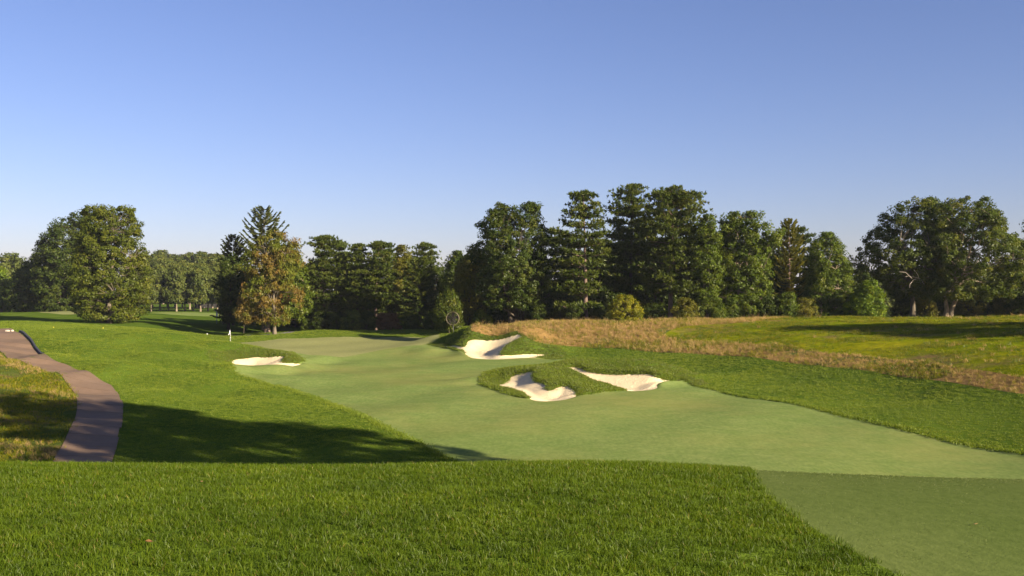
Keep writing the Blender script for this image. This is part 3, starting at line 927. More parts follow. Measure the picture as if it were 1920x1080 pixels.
# --- left side
T4 = tree_at('b', 'beech_tree', 'big dense olive green tree with its skirt touching the grass, left of the path', 205, 150,
        [(600, 160, 255), (585, 138, 278), (550, 130, 288), (510, 133, 282), (470, 140, 276), (440, 142, 268), (410, 148, 263), (395, 153, 256), (386, 160, 243)],
        'beech', 'grey', seed=21, trunk_r=0.45, n_cl=720, per=72, leaf=0.155, gap=-3, rcl=(0.45, 1.05), shell=0.3, lumps=0.1)
tree_at('b', 'leafy_tree', 'dark green tree leaning out behind the left of the big dense tree', 120, 214,
        [(590, 78, 170), (540, 66, 180), (480, 64, 190), (450, 72, 190), (430, 92, 190), (410, 112, 188), (398, 138, 180)],
        'dark', 'dark', seed=22, trunk_r=0.4, n_cl=470, per=75, leaf=0.23, rcl=(0.8, 1.5), gap=-3, lumps=0.12, shell=0.35)
tree_at('b', 'spreading_tree', 'low wide dark tree beside the sliver of sand at far left', 72, 222,
        [(584, 22, 132), (555, 18, 138), (520, 22, 130), (497, 35, 120), (482, 60, 110)],
        'dark', 'dark', seed=23, trunk_r=0.4, n_cl=340, per=70, leaf=0.26, rcl=(0.9, 1.6), gap=-3, lumps=0.15)
FAR1 = tree_at('b', 'round_tree', 'far rounded dull green tree at the left edge against the sky', 22, 300,
        [(585, -20, 62), (540, -28, 62), (500, -15, 54), (483, 0, 46), (474, 8, 36)], 'far', 'grey', seed=24, trunk_r=0.5, n_cl=200, per=60, leaf=0.42, rcl=(1.2, 2.2))
tree_at('b', 'yellowing_tree', 'yellowish green tree cut by the left edge of the picture', 2, 240,
        [(585, -45, 22), (540, -45, 24), (510, -30, 16), (500, -20, 8)], 'bright', 'grey', seed=25, trunk_r=0.35, n_cl=140, per=60, leaf=0.3, rcl=(0.8, 1.5))
tree_at('s', 'spruce_tree', 'tall spruce with upswept boughs rising behind the orange tree', 495, 161,
        [(600, 420, 572), (560, 428, 562), (500, 441, 550), (450, 454, 537), (420, 468, 521), (400, 481, 508), (388, 494, 497)],
        'spruce', 'dark', seed=31, n_br=120, per=34, trunk_r=0.35, needle=0.24)
tree_at('s', 'small_spruce_tree', 'shorter blue green spruce standing left of the tall spruce', 438, 165,
        [(600, 398, 478), (540, 405, 470), (500, 409, 466), (470, 416, 459), (455, 424, 452), (441, 436, 440)],
        'spruce', 'dark', seed=32, n_br=110, per=34, trunk_r=0.28, needle=0.24)
tree_at('b', 'dark_maple_tree', 'dark green broadleaf tree under the shorter spruce, behind the post', 428, 158,
        [(604, 402, 472), (560, 402, 476), (520, 408, 470), (490, 420, 462), (475, 430, 455)],
        'dark', 'dark', seed=33, trunk_r=0.25, n_cl=190, per=70, leaf=0.18, rcl=(0.5, 1.0))
tree_at('b', 'autumn_tree', 'orange and yellow green tree with a bare lower trunk beside the far path', 515, 137,
        [(603, 445, 556), (585, 440, 568), (540, 443, 573), (500, 449, 576), (470, 460, 573), (448, 478, 562), (431, 500, 530)],
        'orange', 'grey', seed=34, trunk_r=0.27, limb_r=0.38, n_cl=400, per=60, leaf=0.14, gap=-1.0, rcl=(0.4, 0.85), hang=0.25, lumps=0.35, shell=0.15, clear=0.22)
tree_at('b', 'maple_tree', 'bright green maple filling in behind the right of the orange tree', 500, 149,
        [(600, 482, 584), (570, 472, 589), (540, 470, 586), (500, 480, 580), (470, 500, 566), (456, 520, 550)],
        'green', 'pink', seed=35, trunk_r=0.42, n_cl=300, per=75, leaf=0.18, rcl=(0.55, 1.05), clear=0.06)
tree_at('b', 'brown_shrub', 'brownish drooping shrub at the foot of the orange tree', 457, 150,
        [(606, 444, 474), (590, 436, 480), (570, 438, 478), (556, 448, 470)], 'orange', 'dark', cat='shrub', seed=36, trunk_r=0.07, n_cl=70, per=60, leaf=0.13, rcl=(0.3, 0.6), hang=0.4)

# --- pines behind the green
tree_at('p', 'pine_tree', 'full pale topped pine right of the orange tree', 607, 155,
        [(610, 575, 655), (560, 572, 655), (520, 573, 652), (480, 577, 645), (460, 583, 640), (443, 598, 620)], 'pine', 'pink', seed=41, n_br=100, pad=(0.5, 0.9), group='pines behind the green')
tree_at('p', 'pine_tree', 'lower pine with a rounded top next to the pale topped pine', 640, 159,
        [(610, 600, 680), (520, 605, 672), (470, 615, 656), (455, 625, 645)], 'pine', 'dark', seed=42, n_br=90, pad=(0.5, 0.9), group='pines behind the green')
tree_at('p', 'pine_tree', 'dark pine with layered boughs in the middle of the row behind the green', 670, 154,
        [(612, 630, 716), (560, 636, 708), (520, 645, 702), (480, 655, 690), (460, 665, 680)], 'pine', 'dark', seed=43, n_br=100, pad=(0.5, 0.9), droop=0.1, group='pines behind the green')
tree_at('p', 'pine_tree', 'open pine showing a pinkish bare trunk above the rusty shrub', 704, 153,
        [(572, 668, 746), (540, 676, 744), (510, 684, 740), (480, 690, 735), (455, 702, 724)], 'pine', 'pink', seed=44, n_br=72, trunk_r=0.26, pad=(0.45, 0.85), group='pines behind the green')
tree_at('b', 'yellow_green_tree', 'yellow green broadleaf tree between the pines behind the green', 752, 163,
        [(600, 720, 792), (540, 725, 787), (490, 735, 777), (460, 745, 766)], 'olive', 'grey', seed=45, trunk_r=0.3, n_cl=200, per=70, leaf=0.19, rcl=(0.5, 1.0), group='pines behind the green')
tree_at('p', 'pine_tree', 'tallest flat topped pine standing alone against the sky behind the turf fan', 797, 176,
        [(530, 772, 825), (490, 774, 823), (470, 778, 819), (458, 788, 808)], 'pine', 'dark', seed=46, n_br=56, trunk_r=0.3, pad=(0.55, 0.95), group='pines behind the green')
tree_at('s', 'hemlock_tree', 'drooping feathery evergreen sweeping to the ground left of the turf fan', 786, 153,
        [(614, 742, 832), (570, 746, 824), (530, 755, 816), (500, 765, 806), (484, 782, 792)], 'pine', 'dark', seed=47, n_br=150, per=30, trunk_r=0.25, needle=0.22, hang=0.7, lift=0.15)
tree_at('b', 'dark_leafy_tree', 'dark broadleaf tree behind the turf fan', 860, 150,
        [(606, 826, 900), (550, 824, 896), (510, 828, 890), (485, 838, 880), (471, 850, 870)], 'dark', 'dark', seed=48, trunk_r=0.3, n_cl=230, per=70, leaf=0.18, rcl=(0.5, 1.0))
tree_at('b', 'vine_shrub', 'olive green drooping thicket right behind the turf fan', 842, 125.5,
        [(609, 812, 872), (570, 816, 868), (550, 826, 856), (540, 832, 848)], 'oak', 'dark', cat='shrub', seed=49, trunk_r=0.1, n_cl=120, per=60, leaf=0.13, rcl=(0.35, 0.7), hang=0.6)
tree_at('b', 'rusty_shrub', 'rusty brown leaved shrub under the pinkish pine trunk', 728, 148,
        [(614, 690, 765), (604, 692, 762), (594, 702, 752), (587, 712, 740)], 'brown', 'pink', cat='shrub', seed=50, trunk_r=0.08, n_cl=80, per=55, leaf=0.13, rcl=(0.3, 0.6))

# --- the right-hand wood
D1 = tree_at('b', 'spreading_oak', 'wide dark leafy tree on several dark stems behind the deep far bunker', 968, 129,
        [(575, 890, 1025), (540, 868, 1042), (500, 871, 1046), (460, 878, 1046), (420, 884, 1040), (395, 903, 1030), (380, 930, 1002)],
        'dark', 'dark', seed=61, trunk_r=0.36, n_cl=430, per=80, leaf=0.15, gap=-0.85, fork=3, rcl=(0.5, 1.0), lumps=0.26, shell=0.5)
tree_at('b', 'vine_tree', 'vine hung lower tree left of the wide dark tree, yellowish at its top', 878, 133,
        [(604, 850, 915), (560, 840, 922), (510, 850, 918), (475, 868, 908), (458, 880, 900)], 'olive', 'dark', seed=62, trunk_r=0.2, n_cl=190, per=70, leaf=0.14, rcl=(0.4, 0.85), hang=0.5)
tree_at('p', 'white_pine', 'pine with a long bare grey trunk on its right and sunlit tufts on its left', 1098, 126,
        [(575, 1045, 1106), (540, 1036, 1112), (500, 1030, 1126), (460, 1042, 1142), (430, 1050, 1146), (400, 1058, 1130), (375, 1066, 1116), (360, 1082, 1104)],
        'pine', 'pink', seed=63, n_br=92, trunk_r=0.33, pad=(0.45, 0.85), depth=0.9, group='tall pines of the right wood')
tree_at('p', 'white_pine', 'tallest dark pine standing back between two nearer pines', 1182, 138,
        [(560, 1130, 1232), (500, 1130, 1236), (450, 1132, 1230), (400, 1138, 1226), (370, 1150, 1215), (346, 1172, 1200)],
        'pine', 'dark', seed=64, n_br=110, trunk_r=0.36, pad=(0.5, 0.95), group='tall pines of the right wood')
tree_at('p', 'white_pine', 'broad pine with a flat rounded top and dark bare trunk, right of the tallest pine', 1257, 129,
        [(560, 1196, 1318), (530, 1190, 1325), (480, 1193, 1332), (430, 1200, 1332), (400, 1210, 1322), (375, 1220, 1308), (352, 1242, 1294)],
        'pine', 'pink', seed=65, n_br=122, trunk_r=0.36, pad=(0.5, 0.95), group='tall pines of the right wood')
tree_at('b', 'slim_leafy_tree', 'narrow leafy tree squeezed against the right side of the broad pine', 1326, 126,
        [(575, 1300, 1352), (530, 1290, 1360), (480, 1296, 1358), (430, 1305, 1350), (402, 1316, 1338)], 'green', 'pale', seed=66, trunk_r=0.18, n_cl=190, per=70, leaf=0.14, rcl=(0.4, 0.85), gap=-0.8)
tree_at('b', 'forked_tree', 'leafy tree on a pale forked trunk, centre of the right wood', 1390, 128,
        [(565, 1340, 1448), (510, 1330, 1463), (460, 1334, 1466), (425, 1340, 1456), (405, 1350, 1442), (396, 1376, 1420)],
        'green', 'pale', seed=67, trunk_r=0.24, n_cl=360, per=75, leaf=0.15, fork=2, rcl=(0.45, 0.9), gap=-0.8, lumps=0.32, clear=0.25)
tree_at('s', 'cedar_tree', 'yellowish green narrow cedar between two leafy trees', 1480, 136,
        [(580, 1450, 1515), (500, 1452, 1512), (460, 1458, 1506), (430, 1466, 1494), (414, 1476, 1484)], 'olive', 'pink', seed=68, n_br=130, per=34, trunk_r=0.22, hang=0.1, lift=0.5)
tree_at('b', 'slender_tree', 'light green rounded tree on a slender pale stem at the wood\'s right end', 1538, 127,
        [(590, 1492, 1606), (540, 1496, 1600), (500, 1500, 1596), (460, 1513, 1590), (436, 1536, 1570)], 'green', 'pale', seed=69, trunk_r=0.16, n_cl=320, per=75, leaf=0.13, rcl=(0.4, 0.85), gap=-0.9)
tree_at('b', 'young_maple', 'small bright green tree leafy to the ground left of the oaks', 1632, 121,
        [(598, 1592, 1666), (570, 1589, 1672), (545, 1602, 1658), (526, 1618, 1646)], 'bright', 'grey', seed=70, trunk_r=0.12, n_cl=170, per=70, leaf=0.13, rcl=(0.35, 0.7))
O1 = tree_at('b', 'oak_tree', 'left one of two great oaks, its dead grey limbs showing in the crown', 1712, 131,
        [(555, 1650, 1750), (520, 1607, 1780), (490, 1602, 1800), (450, 1628, 1802), (410, 1650, 1800), (383, 1676, 1788), (371, 1700, 1770)],
        'oak', 'grey', seed=71, trunk_r=0.42, n_cl=430, per=80, leaf=0.15, rcl=(0.5, 1.0), lumps=0.26, gap=-0.8, clear=0.28)
ol = MB()
for a, b, r0, k in (((0.6, -2.2, 4.6), (-3.6, -6.6, 5.6), .07, 1), ((-1.6, -4.8, 5.3), (-3.2, -6.9, 4.2), .05, 2), ((-0.9, -4.2, 5.2), (-2.6, -6.8, 6.4), .05, 3), ((-2.4, -5.6, 5.4), (-4.6, -7.2, 6.2), .04, 4)):
    limb(ol, a, b, r0, 0.02, sag=0.06, n=4, sides=5, seed=700 + k)
link('dead_limbs', ol.mesh('dead_limbs'), bark_mat('bleached_wood', (0.22, 0.19, 0.15), (0.38, 0.33, 0.27)), O1, smooth=True, kind='stuff', label='bare bleached grey limbs')
O2 = tree_at('b', 'oak_tree', 'right one of two great oaks, on two pale leaning trunks', 1776, 127,
        [(560, 1740, 1885), (520, 1722, 1928), (490, 1720, 1938), (450, 1732, 1926), (410, 1742, 1906), (385, 1758, 1880), (370, 1788, 1856)],
        'oak', 'pale', seed=72, trunk_r=0.33, n_cl=480, per=80, leaf=0.15, fork=2, rcl=(0.5, 1.0), lumps=0.26, gap=-0.8, clear=0.28, lean=0.05)
tree_at('b', 'edge_tree', 'low dark tree beside the right oak at the right edge', 1900, 143,
        [(596, 1845, 1965), (545, 1840, 1972), (505, 1865, 1960), (490, 1880, 1950)], 'dark', 'grey', seed=73, trunk_r=0.25, n_cl=220, per=65, leaf=0.17)
EDGE = tree_at('b', 'edge_oak', 'tall tree whose branch tips enter at the right edge', 2000, 131,
        [(570, 1925, 2080), (500, 1912, 2090), (450, 1908, 2085), (420, 1915, 2060), (380, 1960, 2030)], 'oak', 'grey', seed=74, trunk_r=0.4, n_cl=260, per=70, leaf=0.17)
bush = tree_at('b', 'golden_bush', 'golden green bush in front of the dark pine trunks', 1172, 121,
        [(608, 1138, 1208), (585, 1132, 1214), (568, 1142, 1206), (553, 1158, 1188)], 'yellow', 'dark', cat='bush', seed=75, trunk_r=0.07, n_cl=130, per=60, leaf=0.10, rcl=(0.3, 0.6), shell=0.5)

# --- understorey: every bush a thing of its own
def small_meshes(kind, seed, **kw):
    pr = [(0.15, -1.3, 1.3), (1.0, -1.7, 1.7), (2.0, -1.4, 1.4), (2.8, -0.7, 0.7)]
    return make_broadleaf(pr, seed, trunk_r=0.06, n_cl=60, per=60, leaf=0.11, rcl=(0.35, 0.65), **kw)
SM = [small_meshes('b', 101), small_meshes('b', 102, hang=0.4), small_meshes('b', 103)]
for m_, lf in zip(SM, ('dark', 'green', 'olive')):
    m_[0].materials.append(L[lf]); [q.materials.append(BK['dark']) for q in m_[1] + [m_[2]]]
bl = {'dark': 'dark green bush', 'green': 'mid green bush', 'olive': 'olive green bush'}
def bush_row(spec, where, grp):
    for n_, (u, d, s, t, lf) in enumerate(spec):
        x = (u - U0) / FPX * d
        e = plant('bush', bl[lf] + ' ' + where[n_], 'bush', x, d, SM[t], lf, 'dark', grp, rz=rng.uniform(0, 6.28), sc=s)
bush_row([(1010, 127, .95, 0, 'dark'), (1052, 129, .9, 1, 'dark'), (1080, 124, .7, 2, 'dark'), (1122, 125, .8, 0, 'dark'), (1222, 125, .85, 1, 'dark'), (1285, 122, .95, 2, 'olive'), (1308, 126, 1.1, 0, 'dark'), (1345, 122, .85, 1, 'green'),
          (1372, 124, 1.0, 0, 'green'), (1412, 124, 1.2, 2, 'green'), (1445, 123, 1.1, 1, 'dark'), (1478, 122, 1.1, 0, 'green'), (1512, 123, .9, 2, 'olive'), (1570, 124, .95, 1, 'dark'), (1600, 126, 1.0, 0, 'dark')],
         ['under the wide dark tree', 'between the wide dark tree and the bare trunked pine', 'at the foot of the bare grey pine trunk', 'just left of the golden bush', 'just right of the golden bush', 'thin, beside the broad pine trunk', 'right of the broad pine trunk',
          'under the narrow leafy tree', 'at the left foot of the pale forked trunk', 'at the right foot of the pale forked trunk', 'between forked tree and cedar', 'in front of the cedar', 'between cedar and slender stemmed tree',
          'right of the slender pale stem', 'tucked behind the small bright tree'], 'bushes along the right wood')
bush_row([(600, 147, 1.0, 0, 'dark'), (632, 147, .95, 1, 'dark'), (660, 146, 1.05, 2, 'green'), (688, 147, 1.0, 0, 'dark'), (770, 147, 1.0, 1, 'dark'), (812, 143, .85, 2, 'dark'), (880, 136, .9, 0, 'green'), (905, 130, 1.0, 1, 'green'), (576, 148, .7, 1, 'green')],
         ['below the pale topped pine', 'below the rounded lower pine', 'with big leaves under the layered pine', 'just left of the rusty shrub', 'under the drooping evergreen', 'left of the turf fan', 'right of the turf fan', 'lit, at the left of the dark stems', 'at the right edge of the bright maple'],
         'bushes behind the green')
bush_row([(1690, 136, 1.2, 0, 'dark'), (1735, 138, 1.25, 1, 'olive'), (1765, 140, 1.2, 0, 'dark'), (1815, 138, 1.3, 2, 'olive'), (1850, 139, 1.4, 0, 'dark'), (1885, 137, 1.3, 1, 'olive'), (1912, 135, 1.2, 2, 'dark')],
         ['left of the left oak trunk', 'between the two oaks', 'behind the pale leaning trunks', 'right of the pale leaning trunks', 'second right of the pale trunks', 'under the right side of the right oak', 'at the right edge under the tree tips'], 'bushes behind the oaks')

# --- darker trees standing behind the front rows
BM = [make_broadleaf([(0.3, -3.2, 3.2), (3, -4.4, 4.4), (7, -4.2, 4.2), (10, -3, 3), (12, -1.2, 1.2)], 111, trunk_r=0.3, n_cl=210, per=60, leaf=0.22, rcl=(0.7, 1.3)),
      make_broadleaf([(0.3, -2.6, 2.6), (4, -3.6, 3.6), (8, -3.2, 3.2), (11, -2.4, 2.4), (13, -0.9, 0.9)], 112, trunk_r=0.3, n_cl=190, per=60, leaf=0.22, rcl=(0.7, 1.3)),
      make_pine([(1, -3.4, 3.4), (5, -3.2, 3.2), (9, -2.4, 2.4), (12, -1.4, 1.4), (14, -0.4, 0.4)], 113, n_br=84, per=40, needle=0.26)]
for m_, lf in zip(BM, ('dark', 'oak', 'pine')):
    m_[0].materials.append(L[lf]); [q.materials.append(BK['dark']) for q in m_[1] + [m_[2]]]
front = {915: 'vine hung lower tree', 955: 'wide dark tree', 1000: 'right half of the wide dark tree', 1040: 'bare trunked pine, left side', 1075: 'bare trunked pine', 1120: 'gap right of the bare trunked pine', 1160: 'golden bush', 1210: 'broad pine, left side',
         1240: 'broad pine', 1290: 'broad pine, right side', 1335: 'narrow leafy tree', 1370: 'pale forked trunk', 1420: 'right half of the forked tree', 1455: 'narrow cedar, left side', 1500: 'narrow cedar, right side', 1540: 'slender pale stem', 1575: 'slender tree, right side', 1610: 'small bright tree',
         600: 'pale topped pine', 650: 'rounded lower pine', 690: 'layered pine', 725: 'rusty shrub', 765: 'drooping evergreen', 820: 'turf fan', 850: 'dark tree by the fan', 555: 'bright maple', 470: 'orange tree'}
back = [(915, 150, 1.0, 0), (955, 156, 1.0, 1), (1000, 148, 1.0, 0), (1040, 152, 1.05, 2), (1075, 148, 1.0, 1), (1120, 150, 1.1, 0), (1160, 155, 1.15, 1), (1210, 152, 1.15, 2), (1240, 148, 1.1, 0), (1290, 150, 1.15, 1),
        (1335, 150, 1.05, 0), (1370, 148, 1.0, 1), (1420, 150, 1.05, 0), (1455, 148, .95, 1), (1500, 150, 1.0, 2), (1540, 148, .78, 0), (1575, 152, .76, 1), (1610, 156, .66, 0),
        (600, 172, 1.0, 0), (650, 175, 1.0, 1), (690, 172, 1.0, 0), (725, 174, 1.05, 2), (765, 176, 1.0, 1), (820, 178, .95, 0), (850, 172, .85, 1), (555, 172, .9, 0), (470, 175, .8, 1)]
for u, d, s, t in back:
    x = (u - U0) / FPX * d
    plant('background_tree', 'dark second row tree behind the ' + front[u], 'tree',
          x, d, BM[t], 'dark', 'dark', 'second row of the right wood' if u >= 900 else 'second row behind the green', rz=rng.uniform(0, 6.28), sc=s)
ordn = ['first', 'second', 'third', 'fourth', 'fifth', 'sixth', 'seventh', 'eighth', 'ninth', 'tenth']
for n_, (u, d, s, t) in enumerate([(1620, 214, .85, 1), (1660, 205, .9, 0), (1700, 215, .95, 1), (1745, 205, .9, 0), (1790, 210, .95, 1), (1830, 205, .9, 0), (1870, 212, .95, 1), (1915, 205, .95, 0)]):
    x = (u - U0) / FPX * d
    plant('background_tree', 'distant green tree under the oaks, ' + ordn[n_] + ' from the small bright tree', 'tree', x, d, BM[t], 'far', 'grey', 'distant trees beyond the oaks', rz=rng.uniform(0, 6.28), sc=s)

# --- far wood between the big left tree and the spruces
FM = [make_broadleaf([(3.0, -2.5, 2.5), (6, -4, 4), (10, -3.8, 3.8), (13, -2.5, 2.5), (15, -1, 1)], 121 + q, trunk_r=0.28, n_cl=150, per=50, leaf=0.36, rcl=(0.8, 1.5), clear=0.2) for q in range(2)]
for m_ in FM:
    m_[0].materials.append(L['far']); [q.materials.append(BK['pale']) for q in m_[1] + [m_[2]]]
k_ = 0
for u in (283, 300, 316, 331, 347, 362, 376, 390, 408, 424):
    d = 258 + (k_ % 3) * 7
    plant('far_tree', 'far tree with a pale trunk on the lit lawn, ' + ordn[k_] + ' right of the big tree', 'tree', (u - U0) / FPX * d, d, FM[k_ % 2], 'far', 'pale', 'front row of the far wood', rz=rng.uniform(0, 6.28), sc=rng.uniform(.72, .86))
    k_ += 1
for row, (d0, s0, st) in enumerate([(310, .98, 14), (420, 1.34, 12), (520, 1.62, 11)]):
    for u in np.arange(258, 425, st):
        d = d0 + rng.uniform(-12, 12)
        plant('far_tree', ('far yellow green tree in the wood behind the pale trunked row', 'bluish distant tree on the skyline between the big tree and the spruces', 'bluish distant tree on the skyline between the big tree and the spruces')[row], 'tree',
              (u - U0) / FPX * d, d, FM[k_ % 2], 'oak' if row else 'far', 'pale', ('middle row of the far wood', 'skyline of the far wood', 'skyline of the far wood')[row], rz=rng.uniform(0, 6.28), sc=s0 * rng.uniform(.9, 1.08))
        k_ += 1
for n_, (u, d, s) in enumerate(((-30, 320, 1.1), (10, 360, 1.2), (45, 330, 1.1), (60, 370, 1.15), (75, 320, 1.0), (105, 320, 1.05), (140, 330, 1.1), (170, 320, 1.0))):
    plant('far_tree', 'far tree in the dim row behind the left green, ' + ordn[n_] + ' from the left edge', 'tree', (u - U0) / FPX * d, d, FM[k_ % 2], 'far', 'pale', 'far row behind the left green', rz=rng.uniform(0, 6.28), sc=s * 0.8)
    k_ += 1

# --- trees beyond the frame on the right, whose shadows lie on the grass
tow = math.atan2(0.629, -0.777)
for tx, ty, sc_, lab in [(24.0, 16.2, (0.95, 0.95, 1.42), 'tall oak outside the view, its shadow crossing the path'),
                        (67, 73.5, (1.0, 1.0, 1.0), 'oak outside the right edge shading the meadow'), (72, 61, (1.0, 1.0, 1.0), 'second oak outside the right edge shading the meadow')]:
    q = copy_tree(O2, tx, ty, lab, tow, 1.0, 'oaks out of the picture to the right')
    q.scale = sc_

# ------------------------------------------------------------------ cart path: concrete slabs, kerb
def curve_world(pts):
    q = outline(pts)
    seg = np.concatenate([[0], np.cumsum(np.linalg.norm(np.diff(q, axis=0), axis=1))])
    return q, seg / seg[-1]
el, tl = curve_world([(60, 930, 36.5), (95, 875, 41.5), (100, 868, 43), (122, 830), (141, 790), (146, 762), (140, 737), (122, 716), (85, 697), (50, 683), (36, 679), (0, 660), (-40, 640, 90), (-75, 627, 97), (-110, 622, 104)])
er, tr = curve_world([(180, 930, 36.5), (207, 875, 41.5), (210, 868, 43), (222, 830), (230, 790), (231, 765), (222, 740), (205, 722), (170, 702), (130, 687), (104, 679), (87, 670), (60, 652, 87.5), (43, 637, 93), (34, 624.5, 97), (20, 622, 103)])
def res(q, t, s):
    return np.stack([np.interp(s, t, q[:, 0]), np.interp(s, t, q[:, 1])], -1)
# pair the two edges along the way
ss = np.linspace(0, 1, 400)
Lc, Rc = res(el, tl, ss), res(er, tr, ss)
for _ in range(60):
    Lc[1:-1] = (Lc[:-2] + Lc[2:] + 2 * Lc[1:-1]) / 4
    Rc[1:-1] = (Rc[:-2] + Rc[2:] + 2 * Rc[1:-1]) / 4
mid = (Lc + Rc) / 2
arc = np.concatenate([[0], np.cumsum(np.linalg.norm(np.diff(mid, axis=0), axis=1))])

def concrete():
    m, nt, p = new_mat('path_concrete', 0.9, 0.1)
    c = ramp(nt, noise(nt, 0.35, 6, 0.7), [(0.3, (0.168, 0.114, 0.074)), (0.55, (0.198, 0.135, 0.089)), (0.8, (0.232, 0.161, 0.109))])
    st = ramp(nt, noise(nt, 2.2, 5, 0.7), [(0.35, (0.92,) * 3), (0.6, (1.0,) * 3)])
    oi = N(nt, "ShaderNodeObjectInfo").outputs["Random"]
    tone = ramp(nt, oi, [(0.0, (0.80, 0.81, 0.84)), (1.0, (1.12, 1.08, 1.04))])
    nt.links.new(mixc(nt, 1.0, mixc(nt, 1.0, c, st, 'MULTIPLY'), tone, 'MULTIPLY'), p.inputs["Base Color"])
    bump(nt, p, noise(nt, 30, 3, 0.7), 0.3, 0.01)
    return m
MC = concrete()
path_poly = np.vstack([Lc[::4], Rc[::-4]])
m0 = len(arc) // 4
path_root = empty('cart_path', (mid[m0, 0], mid[m0, 1], hz(*mid[m0])), kind='structure')
def slab_mesh(a0, a1, jit):
    s = np.linspace(a0, a1, 5)
    l = np.stack([np.interp(s, arc, Lc[:, 0]), np.interp(s, arc, Lc[:, 1])], 1)
    r = np.stack([np.interp(s, arc, Rc[:, 0]), np.interp(s, arc, Rc[:, 1])], 1)
    w = np.linspace(0, 1, 4)
    r = r + (r - l) / np.linalg.norm(r - l, axis=1)[:, None] * jit
    g = l[:, None] * (1 - w[None, :, None]) + r[:, None] * w[None, :, None]
    q = g.reshape(-1, 2)
    z = height(q) + 0.045
    top = np.column_stack([q, z]); bot = np.column_stack([q, z - 0.16])
    fs = [];
    for i_ in range(4):
        for k in range(3):
            a = i_ * 4 + k
            fs.append((a, a + 1, a + 5, a + 4))
    rim = [0, 1, 2, 3, 7, 11, 15, 19, 18, 17, 16, 12, 8, 4]
    for a, b in zip(rim, rim[1:] + rim[:1]):
        fs.append((b, a, a + 20, b + 20))
    v = np.vstack([top, bot]) - np.array(path_root.location)
    me = bpy.data.meshes.new('slab')
    me.from_pydata(v.tolist(), [], fs)
    me.update()
    return me
a = 0.0
while a + 2.6 < arc[-1]:
    link('slab', slab_mesh(a, a + 2.53, rng.normal(0.0, 0.03)), MC, path_root)
    a += 2.6
# low dark kerb on the uphill side, shade painted into its colour
ka, kb = [float(np.interp(np.argmin(np.linalg.norm(Rc - P(*q)[:2], axis=1)), np.arange(400), arc)) for q in ((88, 671, 81.5), (34, 624.5, 97))]
s = np.linspace(ka, kb, 40)
kr = np.stack([np.interp(s, arc, Rc[:, 0]), np.interp(s, arc, Rc[:, 1])], 1)
kl = np.stack([np.interp(s, arc, Lc[:, 0]), np.interp(s, arc, Lc[:, 1])], 1)
o_ = (kr - kl) / np.linalg.norm(kr - kl, axis=1)[:, None]
i0, i1 = kr + o_ * 0.05, kr + o_ * 0.27
zk = height(kr)[:, None]
prof4 = [np.column_stack([i0, zk - 0.1]), np.column_stack([i0 + o_ * 0.02, zk + 0.21]), np.column_stack([i1, zk + 0.23]), np.column_stack([i1 + o_ * 0.03, zk - 0.1])]
kv = np.stack(prof4, 1).reshape(-1, 3) - np.array(path_root.location)
kf = []
for i_ in range(39):
    for k in range(3):
        a_ = i_ * 4 + k
        kf.append((a_, a_ + 4, a_ + 5, a_ + 1))
kf += [(0, 1, 2, 3), (159, 158, 157, 156)]
km = bpy.data.meshes.new('kerb'); km.from_pydata(kv.tolist(), [], kf); km.update()
link('kerb', km, flat_mat('kerb_shade_dark', (0.045, 0.045, 0.055), 0.9), path_root)

# ------------------------------------------------------------------ flag, fan, posts and stakes
WHITE = flat_mat('white_paint', (0.80, 0.79, 0.75), 0.5)
DARKM = flat_mat('dark_metal', (0.06, 0.058, 0.055), 0.5)
YEL = flat_mat('yellow_paint', (0.75, 0.62, 0.06), 0.5)

def at(u, d):
    x = (u - U0) / FPX * d
    return x, d, hz(x, d)

x, y, z = at(432, 117.5)
fl = empty('flagstick', (x, y, z), label='white flag hanging limp on a banded stick on the green', category='flag')
FH = (V0 - 616.5) / FPX * 117.5 + CZ - z
mb = MB(); mb.tube([(0, 0, -0.1), (0, 0, FH * 0.5), (0, 0, FH)], 0.016, 8)
link('pole', mb.mesh('pole'), DARKM, fl)
for k in range(5):
    mb = MB(); zz = FH * (0.28 + 0.095 * k); mb.tube([(0, 0, zz), (0, 0, zz + FH * 0.055)], 0.027, 8)
    link('band', mb.mesh('band'), WHITE, fl)
ny, nz_ = 9, 7
vv, ff = [], []
for i_ in range(nz_):
    for k in range(ny):
        f_, g_ = k / (ny - 1), i_ / (nz_ - 1)
        wob_ = 0.07 * math.sin(f_ * 9 + g_ * 2) * f_
        vv.append((-0.02 - f_ * (0.12 + 0.15 * g_) * (1 - 0.2 * f_), wob_, FH - 0.04 - g_ * 0.52 - f_ * (0.22 + 0.16 * (1 - g_))))
for i_ in range(nz_ - 1):
    for k in range(ny - 1):
        q = i_ * ny + k
        ff.append((q, q + 1, q + ny + 1, q + ny))
fm = bpy.data.meshes.new('flag_cloth'); fm.from_pydata(vv, [], ff); fm.update()
fo = link('flag_cloth', fm, flat_mat('flag_fabric', (0.82, 0.82, 0.80), 0.8), fl, smooth=True)
sm_ = fo.modifiers.new('thick', 'SOLIDIFY'); sm_.thickness = 0.006

